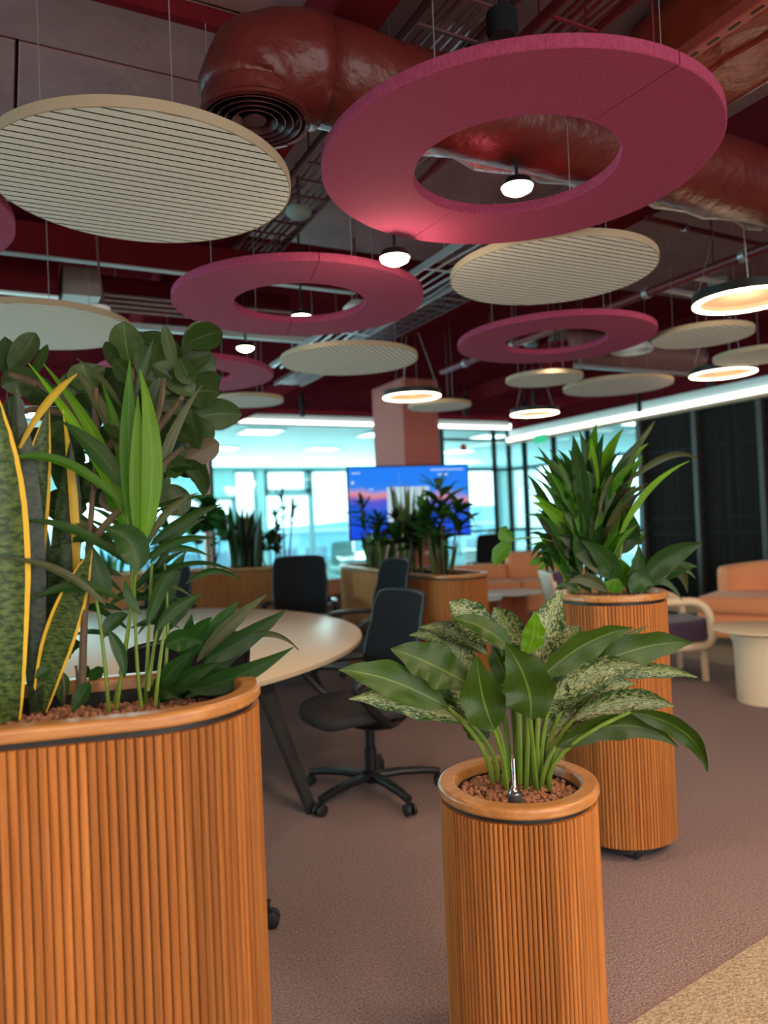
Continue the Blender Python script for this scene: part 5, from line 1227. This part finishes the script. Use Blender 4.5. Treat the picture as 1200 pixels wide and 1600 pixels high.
def rosettes(name, label, loc, canes, n, ln, w, mk, seed, droop=.5, shape='palm', group=None, up=(.0, 1.0)):
    g = random.Random(seed); t = thing(name, label, 'plant', loc, 0, group)
    for (x, y, h) in canes:
        MB().tube([(x*.3, y*.3, -.02), (x*.8, y*.8, h*.5), (x, y, h)], [.009, .008, .006], 6).build('stem', STEMD, t)
        for i in range(n):
            a = g.uniform(0, 2*PI); el = g.uniform(*up)*1.3; z = h*g.uniform(.62, 1.0) if n > 8 else h
            p = Vector((x, y, z)); d = Vector((math.cos(a)*math.cos(el), math.sin(a)*math.cos(el), math.sin(el))); l = ln*g.uniform(.6, 1.1)
            c = p+d*l*.55; q = p+d*l*.95-Vector((0, 0, droop*l*g.uniform(.2, .9)))
            leaf(t, p, c, q, w*g.uniform(.7, 1.15), g.uniform(-25, 25), LM[g.choice(mk)], shape, Vector((0, 0, 1))+d*-.3, seed=seed*17+i, nt=7)
    return t
PA, PAR = (3.03, 4.74), -1.64; PB, PBR = (2.60, 7.45), -.48; ZS = .95
rosettes('dracaena', 'leafy dracaena at the right end of the planter under the television', local(PA, PAR, .18, -.02, ZS), [(.02, .03, .70), (-.10, .06, .50), (.09, -.08, .56), (.0, .1, .34)], 26, .30, .075, ['far', 'far', 'far_b'], 11, .5)
blades('snake_plant', 'tall pale edged blades in front of the middle of the television', local(PA, PAR, .88, .02, ZS), 24, .92, .12, .062, ['far_y', 'far', 'snake', 'snake'], 12, .16)
blades('snake_plant', 'short pale green blades, right of the tall ones under the television', local(PA, PAR, .45, .10, ZS), 16, .44, .12, .085, ['far_y', 'far', 'far_b'], 13, .22)
blades('snake_plant', 'short pale green blades at the left end of the planter under the television', local(PA, PAR, 1.62, .04, ZS), 18, .42, .14, .10, ['far_y', 'far_y', 'far'], 14, .25)
rosettes('dracaena', 'wispy dracaena at the left end of the planter under the television', local(PA, PAR, 1.50, -.06, ZS), [(-.08, .02, .62), (.08, .04, .54), (0, -.08, .44), (.1, .1, .36)], 22, .26, .042, ['far', 'far', 'far_b'], 15, .6)
rosettes('leafy_plant', 'dark bushy plant behind the tall blades under the television', local(PA, PAR, .80, -.08, ZS), [(0, .1, .50), (.05, -.1, .44), (-.08, 0, .36), (.12, .0, .3)], 24, .2, .07, ['far', 'snake_d'], 16, .4, 'agl')
def flowers(name, label, loc, n, seed, R=.02, spread=.07):
    g = random.Random(seed); t = thing(name, label, 'flower', loc)
    for i in range(n):
        q = Vector((g.uniform(-spread, spread), g.uniform(-spread, spread), g.uniform(.05, .16))); MB().tube([(0, 0, 0), q*.6+Vector((0, 0, .02)), q], .002, 5).build('stem', STEM, t)
        for k in range(5):
            a = 2*PI*k/5; d = Vector((math.cos(a), -.3, math.sin(a))); leaf(t, q, q+d*R*.6, q+d*R, R*.9, 0, LM['petal'], 'rubber', Vector((-.4, -1, .2)), seed=i+k, nt=4, name='petal')
    return t
flowers('white_orchid', 'small white orchids behind the black chair back', local(PA, PAR, 1.28, .15, ZS+.03), 6, 3, .024)
flowers('white_orchid', 'small white orchids hanging at the left end of the planter', local(PA, PAR, 1.98, .10, ZS+.02), 4, 4, .022)
flowers('pink_orchid', 'pale pink orchids among the blades under the television', local(PA, PAR, .70, .16, ZS+.03), 6, 5, .022)
rosettes('leafy_plant', 'light green broad leaved plant at the left of the far planter', local(PB, PBR, .80, .04, ZS), [(0, 0, .72), (-.14, .05, .6), (.14, -.05, .52)], 18, .30, .17, ['far_b', 'far_b', 'far'], 21, .5, 'rubber')
blades('snake_plant', 'dark upright blades in the far planter', local(PB, PBR, .42, .03, ZS), 30, .78, .20, .085, ['snake_d', 'far', 'snake_d'], 22, .18)
rosettes('dracaena', 'thin twiggy dracaena right of the dark blades in the far planter', local(PB, PBR, -.02, .0, ZS), [(0, 0, .90), (.10, .0, .72), (-.08, .02, .6)], 18, .18, .035, ['far', 'snake_d'], 23, .3)
rosettes('leafy_plant', 'low dark bush behind the far chair in the far planter', local(PB, PBR, .14, .06, ZS), [(0, 0, .38), (.1, .05, .28), (-.12, 0, .32)], 20, .18, .09, ['far', 'snake_d', 'far'], 24, .4, 'agl')
rosettes('leafy_plant', 'dark bushy plant at the left end of the far planter', local(PB, PBR, 1.35, .0, ZS), [(0, 0, .62), (.15, .05, .46), (-.15, 0, .5), (.1, 0, .3)], 24, .26, .08, ['far', 'far', 'palm'], 25, .5)
blades('snake_plant', 'short trailing blades hidden at the end of the far planter', local(PB, PBR, 1.85, .03, ZS), 12, .4, .12, .06, ['far', 'far_b'], 26, .5)
# ================================================================== furniture
def task_chair(label, loc, rz, zs=1.0):
    t = thing('task_chair', label, 'chair', loc, rz, 'black mesh task chairs')
    MB().lathe([(0, .06), (.030, .06), (.045, .075), (.045, .115), (.030, .125), (0, .125)], 20).build('hub', BLACKP, t)
    MB().lathe([(.028, .12), (.028, .24), (.022, .245), (.022, .40), (0, .40)], 16).build('gas_stem', BLACKP, t)
    for k in range(5):
        a = 2*PI*k/5+.635; d = Vector((math.cos(a), math.sin(a), 0)); sd = Vector((-math.sin(a), math.cos(a), 0))
        MB().sweep([d*.03+Vector((0, 0, .095)), d*.14+Vector((0, 0, .098)), d*.25+Vector((0, 0, .090)), d*.325+Vector((0, 0, .076))], [.056, .046, .036, .030], .030, sd).build('base_leg', BLACKP, t)
        e = d*.318
        cz = MB().tube([e+Vector((0, 0, .075)), e+Vector((0, 0, .05))], .009, 8); cz.rbox(e+Vector((0, 0, .042))+d*.004, (.030, .022, .022), .005, 1, rotm(z=a))
        cs = cz.build('caster', BLACKP, t)
        Mw = (Matrix.Rotation(a, 3, 'Z') @ Matrix.Rotation(PI/2, 3, 'X'))
        for s in (-1, 1): MB().lathe([(0, -.009), (.020, -.009), (.028, -.006), (.029, 0), (.028, .006), (.020, .009), (0, .009)], 16, c=e+sd*.015*s+d*.012+Vector((0, 0, .030)), M=Mw).build('wheel', BLACK, cs)
    MB().rbox((0, -.02, .405), (.20, .26, .05), .02, 3).build('mechanism', BLACKP, t)
    MB().loft([[(x*q, y*q-.03, z) for x, y in [(.16*math.cos(2*PI*k/20), .15*math.sin(2*PI*k/20)) for k in range(20)]] for q, z in ((.35, .345), (.75, .36), (1, .395), (1.02, .425))]).build('tilt_shell', BLACKP, t)
    # seat
    def seat_f(top):
        out = []
        for q, z in ((.90, .428), (.985, .440), (1, .458), (.985, .474), (.90, .486), (.5, .488)):
            R = []
            for k in range(36):
                a = 2*PI*k/36; ca, sa = math.cos(a), math.sin(a); e = .55
                x = .245*abs(ca)**e*(1 if ca > 0 else -1); y = .240*abs(sa)**e*(1 if sa > 0 else -1)
                zz = z-.028*max(0, (y-.10)/.14)**2+.012*(x/.24)**2*(1 if q > .6 else .3)
                R.append((x*q, y*q+.06, zz))
            out.append(R)
        return out
    MB().loft(seat_f(1)).build('seat', mat('black_fabric', (.020, .020, .024), .9, col2=(.028, .028, .033), scale=(300, 300, 300), bump=.3), t, smooth=60)
    # back: curved mesh sheet in a thin frame
    def bk(u, v, off=0):
        s = (u-.5)*2; wv = .215+.012*math.sin(PI*v)-.02*max(0, v-.9)*10*abs(s)**6*.5
        z = .545+.505*v-.018*abs(s)**4*(1 if v > .5 else -1)*abs(2*v-1)
        y = -.215-.055*v-.02*math.sin(PI*min(1, v*1.6))*-1+.045*s*s*(1-.35*v)-.03*max(0, v-.8)*3
        return (wv*s, y+off+.055, z)
    MB().sheet(lambda u, v: bk(u, v), 14, 14, .008).build('backrest', BLACKM, t, smooth=60)
    edge = [bk(k/14, 0) for k in range(14)]+[bk(1, k/14) for k in range(14)]+[bk(1-k/14, 1) for k in range(14)]+[bk(0, 1-k/14) for k in range(15)]
    MB().tube(edge, .0095, 7, caps=False).build('back_frame', BLACKP, t, smooth=180)
    MB().sweep([(0, -.08, .40), (0, -.17, .42), (0, -.222, .50), (0, -.207, .60), (0, -.213, .72)], [.13, .12, .09, .07, .04], .022, (1, 0, 0)).build('back_spine', BLACKP, t)
    for s in (-1, 1):
        pts = [(s*.14, -.06, .395), (s*.235, .03, .42), (s*.272, .12, .51), (s*.285, .195, .615), (s*.287, .21, .640), (s*.287, .195, .659), (s*.286, .16, .666), (s*.283, .03, .668), (s*.272, -.10, .664), (s*.24, -.16, .655), (s*.215, -.175, .650)]
        MB().sweep(pts, [.03, .034, .036, .038, .040, .044, .050, .050, .044, .03, .022], .034, (1, 0, 0)).build('armrest', BLACKP, t)
    if zs != 1: t.scale = (1.12, 1.12, zs)
    return t
ch = task_chair('nearest black task chair, right of the table, turned sideways', (1.655, 3.495, 0), 1.62, .985)
dup(ch, (2.44, 5.03, 0), 1.55, 'second black task chair, behind the nearest one, before the long planter', scale=(1.1, 1.1, 1.065))
dup(ch, (2.37, 6.37, 0), 2.75, 'black task chair across the table, facing the viewer', scale=(1.1, 1.1, 1.065))
dup(ch, (.49, 2.67, 0), .197, 'black task chair hidden behind the left planter, one caster showing', scale=(1, 1, 1))
dup(ch, (1.32, 7.28, 0), 2.62, 'black task chair glimpsed through the palm stems beyond the table', scale=(1, 1, 1.02))
dup(ch, (6.75, 9.62, 0), -.35, 'black task chair standing behind the orange sofa', scale=(1, 1, 1.10))
# meeting table
t = thing('meeting_table', 'large round cream meeting table with splayed dark legs', 'table', (.10, 5.20, 0))
m = MB(); n = 128; rr = [(2.102, .672), (2.11, .676), (2.11, .696), (2.102, .700)]
m.loft([[(r*math.cos(2*PI*k/n), r*math.sin(2*PI*k/n), z) for k in range(n)] for r, z in rr]); m.build('tabletop', TABLETOP, t, smooth=30)
MB().loft([[(r*math.cos(2*PI*k/n), r*math.sin(2*PI*k/n), z) for k in range(n)] for r, z in ((2.1105, .675), (2.1115, .677), (2.1115, .695), (2.1105, .697))], cap=False).build('edge_band', TABLEEDGE, t, smooth=0)
for a in (-.98, .12, 1.2, 2.3, 3.3, 4.25):
    d = Vector((math.cos(a), math.sin(a), 0)); sd = Vector((-math.sin(a), math.cos(a), 0))
    MB().sweep([d*1.84+Vector((0, 0, .672)), d*2.14+Vector((0, 0, .0))], [.105, .055], .035, sd+d*.3).build('leg', LEGGREY, t, smooth=0)
MB().lathe([(1.76, .635), (1.88, .635), (1.88, .672), (1.76, .672)], 64).build('under_frame', LEGGREY, t, smooth=30)
# television on a stand
t = thing('television', 'large flat television showing a blue desktop, behind the long planter', 'television', (4.09, 7.31, 0), -.226)
MB().rbox((0, .03, 1.63), (1.44, .05, .83), .008, 2).build('casing', BLACKP, t, smooth=30)
sm = bpy.data.materials.new('tv_picture'); sm.use_nodes = True; nt = sm.node_tree; nt.nodes.remove(nt.nodes['Principled BSDF']); N = nt.nodes.new; Lk = nt.links.new
g = N('ShaderNodeTexCoord'); sp = N('ShaderNodeSeparateXYZ'); Lk(g.outputs['Generated'], sp.inputs[0]); nz = N('ShaderNodeTexNoise'); nz.inputs['Scale'].default_value = 3.2; Lk(g.outputs['Generated'], nz.inputs['Vector'])
ad = N('ShaderNodeMath'); ad.operation = 'MULTIPLY_ADD'; ad.inputs[1].default_value = .28; Lk(nz.outputs['Fac'], ad.inputs[0]); Lk(sp.outputs['Z'], ad.inputs[2])
ad2 = N('ShaderNodeMath'); ad2.operation = 'MULTIPLY_ADD'; ad2.inputs[1].default_value = .12; Lk(sp.outputs['X'], ad2.inputs[0]); Lk(ad.outputs[0], ad2.inputs[2])
cr = N('ShaderNodeValToRGB'); Lk(ad2.outputs[0], cr.inputs[0]); E = cr.color_ramp.elements
E[0].position = .2; E[0].color = (.01, .07, .75, 1); E[1].position = 1.15; E[1].color = (.02, .20, .85, 1)
for p, c in ((.55, (.015, .09, .65, 1)), (.68, (.12, .10, .55, 1)), (.76, (.70, .22, .22, 1)), (.80, (.55, .30, .45, 1)), (.88, (.03, .22, .80, 1))):
    e = E.new(p); e.color = c
em = N('ShaderNodeEmission'); em.inputs[1].default_value = 1.1; Lk(cr.outputs[0], em.inputs[0]); Lk(em.outputs[0], nt.nodes['Material Output'].inputs[0])
MB().box((0, .002, 1.632), (1.405, .008, .79)).build('screen', sm, t, smooth=0)
MB().rbox((-.02, -.0035, 1.60), (.50, .003, .40), .0014, 1).build('window_card', glow('tv_card', (.50, .66, .78), 1.0), t, smooth=0)
for x, z, a, b in ((-.62, 1.965, .10, .012), (-.66, 1.86, .03, .03), (-.45, 1.78, .05, .012), (.40, 1.93, .12, .014), (.45, 1.985, .40, .012)): MB().box((x, -.003, z), (a, .003, b)).build('desktop_icon', glow('tv_icon', (.6, .75, .95), 1.0), t, smooth=0)
for s in (-1, 1): MB().rbox((s*.35, .06, .62), (.06, .05, 1.2), .006, 1).build('stand_post', BLACKP, t, smooth=0)
MB().rbox((0, .06, .03), (1.0, .5, .05), .01, 1).build('stand_base', BLACKP, t, smooth=0)
# ---- lounge
def pad(m, c, d, r=.06, n=5, M=None): return m.rbox(c, d, r, n, M)
t = thing('sofa', 'orange two seat sofa in the far corner by the glass', 'sofa', (6.54, 8.70, 0), 2.72, 'orange lounge seats')
pad(MB(), (0, .02, .22), (1.75, .82, .30), .05).build('base', ORANGE, t, smooth=180)
for x in (-.43, .43): pad(MB(), (x, .06, .43), (.85, .74, .16), .06).build('seat_cushion', ORANGE, t, smooth=180)
pad(MB(), (.47, -.34, .50), (.85, .20, .46), .07).build('low_back', ORANGE, t, smooth=180)
pad(MB(), (-.42, -.36, .58), (.92, .22, .62), .09, 6).build('tall_back', ORANGE, t, smooth=180)
pad(MB(), (.86, .0, .44), (.18, .84, .50), .07).build('arm', ORANGE, t, smooth=180)
pad(MB(), (-.88, .02, .44), (.18, .84, .46), .07).build('arm', ORANGE, t, smooth=180)
for x in (-.7, .7):
    for y in (-.3, .35): MB().tube([(x, y, 0), (x, y, .09)], .02, 10).build('leg', BLACKP, t)
t = thing('armchair', 'orange armchair at the right picture edge before the black wall', 'armchair', (6.90, 5.08, 0), 1.95, 'orange lounge seats')
pad(MB(), (0, .04, .22), (.95, .86, .26), .06).build('base', ORANGE, t, smooth=180)
pad(MB(), (0, .10, .43), (.92, .84, .18), .07, 6).build('seat_cushion', ORANGE, t, smooth=180)
def bkr(u, v):
    a = -PI*.5+(u-.5)*2.3; return ((.47)*math.cos(a)*1.0, .46*math.sin(a)+.03, .30+.46*v-.10*abs(u-.5)*v)
MB().sheet(bkr, 20, 6, .14).build('wrap_back', ORANGE, t, smooth=70)
MB().tube([Vector(bkr(k/20, 1))*1.0+Vector((math.cos(-PI*.5+(k/20-.5)*2.3)*-.07, math.sin(-PI*.5+(k/20-.5)*2.3)*-.07, 0)) for k in range(21)], .072, 12).build('back_roll', ORANGE, t, smooth=180)
for x in (-.36, .36):
    for y in (-.3, .4): MB().tube([(x, y, 0), (x, y, .10)], .02, 10).build('leg', ORANGE, t)
def wood_chair(label, loc, rz):
    t = thing('wooden_lounge_chair', label, 'chair', loc, rz, 'lounge chairs with bent pale wood arms')
    pad(MB(), (0, .03, .395), (.50, .56, .17), .05, M=rotm(x=.08)).build('seat', PURPLE, t, smooth=180)
    pad(MB(), (0, -.30, .64), (.50, .10, .50), .045, M=rotm(x=.22)).build('backrest', PURPLE, t, smooth=180)
    pad(MB(), (0, -.362, .62), (.52, .022, .52), .01, 2, M=rotm(x=.22)).build('back_shell', BIRCH, t, smooth=30)
    for s in (-1, 1):
        P = [(s*.285, -.34, .655), (s*.285, -.10, .655), (s*.285, .10, .655)]+[(s*.285, .10+.16*math.sin(a), .495+.16*math.cos(a)) for a in [PI/2*k/6 for k in range(1, 7)]]+[(s*.285, .265, .40), (s*.285, .27, .35), (s*.285, .245, .30), (s*.285, .19, .275), (s*.285, -.28, .285)]
        MB().tube(P, .034, 12).build('arm_frame', BIRCH, t, smooth=180)
        MB().tube([(s*.265, .20, .28), (s*.265, .21, 0)], [.033, .027], 12).build('leg', BIRCH, t)
        MB().tube([(s*.265, -.26, .29), (s*.265, -.32, 0)], [.033, .027], 12).build('leg', BIRCH, t)
        MB().tube([(s*.285, -.28, .285), (s*.27, -.40, .80)], .024, 10).build('back_post', BIRCH, t)
    MB().rbox((0, .02, .295), (.53, .5, .03), .008, 1).build('seat_rail', BIRCH, t, smooth=30)
    return t
wc = wood_chair('purple cushioned chair with bent pale wood arm behind the tall planter', (5.00, 4.56, 0), -2.04)
dup(wc, (4.93, 5.40, 0), -2.04, 'pale wood chair of which only the back shows left of the tall planter')
t = thing('pedestal_table', 'round cream side table with a thick flared pedestal at right', 'side table', (4.84, 3.53, 0))
MB().lathe([(0, .52), (.335, .52), (.345, .524), (.345, .530), (.335, .535), (0, .535)], 64).build('tabletop', CREAM, t)
MB().lathe([(0, 0), (.185, 0), (.19, .005), (.195, .30), (.20, .42), (.225, .49), (.285, .521)], 64).build('pedestal', CREAM, t)
t = thing('coffee_table', 'round white topped table on a terracotta cross base', 'side table', (5.95, 8.0, 0))
MB().lathe([(0, .40), (.40, .40), (.405, .405), (.405, .42), (.40, .425), (0, .425)], 48).build('tabletop', WHITETOP, t)
for a in (.25, .25+PI/2): MB().rbox((0, 0, .20), (.52, .05, .40), .006, 1, M=rotm(z=a)).build('cross_panel', TERRA, t, smooth=0)
t = thing('coffee_table', 'round white topped table on a black base, left of the terracotta one', 'side table', (5.35, 7.95, 0))
MB().lathe([(0, .37), (.33, .37), (.335, .375), (.335, .39), (.33, .395), (0, .395)], 48).build('tabletop', WHITETOP, t)
for a in (.1, .1+PI/2): MB().rbox((0, 0, .185), (.34, .05, .37), .006, 1, M=rotm(z=a)).build('cross_panel', BLACK, t, smooth=0)
# white side cabinet and orange stool seen between the two long planters
t = thing('lounge_stool', 'orange brown upholstered seat between the two long planters', 'stool', (3.55, 8.75, 0), .2)
pad(MB(), (0, 0, .60), (1.0, .34, .22), .09, 6).build('cushion', mat('tan_fabric', (.52, .26, .14), .9), t, smooth=180); pad(MB(), (0, .02, .25), (1.0, .5, .46), .03).build('body', mat('brown_fabric', (.16, .10, .08), .9), t, smooth=180)
t = thing('low_table', 'low white table between the two long planters', 'side table', (3.05, 8.05, 0), .3)
MB().lathe([(0, .50), (.34, .50), (.345, .505), (.345, .52), (.34, .525), (0, .525)], 40).build('tabletop', WHITETOP, t); MB().lathe([(.18, 0), (.18, .01), (.03, .03), (.03, .50)], 28).build('foot', WHITETOP, t)
# ---- office beyond: desks, chairs, signs
dk = None
for x, y, lab in [(7.9, 15.2, 'pale desk by the facade window of the office beyond'), (6.2, 13.2, 'pale desk nearer the glass in the office beyond'), (9.4, 12.9, 'pale desk right of the television in the office beyond')]:
    if dk is None:
        dk = thing('office_desk', lab, 'desk', (x, y, 0), 0, 'desks in the office beyond the glass'); MB().rbox((0, 0, .73), (1.6, .8, .03), .005, 1).build('top', WHITETOP, dk, smooth=0)
        for s in (-1, 1): MB().rbox((s*.72, 0, .36), (.05, .7, .71), .005, 1).build('leg', WHITETOP, dk, smooth=0)
        MB().rbox((0, .1, 1.02), (.56, .03, .34), .006, 1).build('monitor', mat('pale_grey', (.35, .45, .46), .5), dk, smooth=0); MB().rbox((0, .12, .80), (.06, .03, .14), .004, 1).build('monitor_stand', CHROME, dk, smooth=0)
    else: dup(dk, (x, y, 0), .2*x, lab)
PALE = mat('pale_teal', (.22, .36, .36), .7)
for x, y, rz, lab in [(6.35, 14.4, 2.6, 'pale office chair seen left of the television through the glass'), (7.45, 14.1, 2.2, 'pale office chair just left of the television through the glass')]:
    c = dup(ch, (x, y, 0), rz, lab, 'office chairs beyond the glass')
    for p in c.children_recursive:
        if p.type == 'MESH' and p.name.startswith(('seat', 'back', 'arm')):
            p.data = p.data.copy(); p.data.materials[0] = PALE
t = thing('exit_sign', 'small green exit sign on the glass by the corner', 'sign', (B1-.08, 9.75, 2.70))
MB().rbox((0, 0, 0), (.03, .30, .13), .004, 1).build('body', glow('exit_green', (.05, .62, .30), 1.0), t, smooth=0)
t = thing('round_sign', 'tiny red round sign on the glass right of the column', 'sign', (7.05, A1-.05, 2.64))
MB().lathe([(0, -.01), (.06, -.01), (.06, .01), (0, .01)], 20, M=Matrix.Rotation(PI/2, 3, 'X')).build('disc', mat('sign_red', (.55, .05, .06), .5), t)
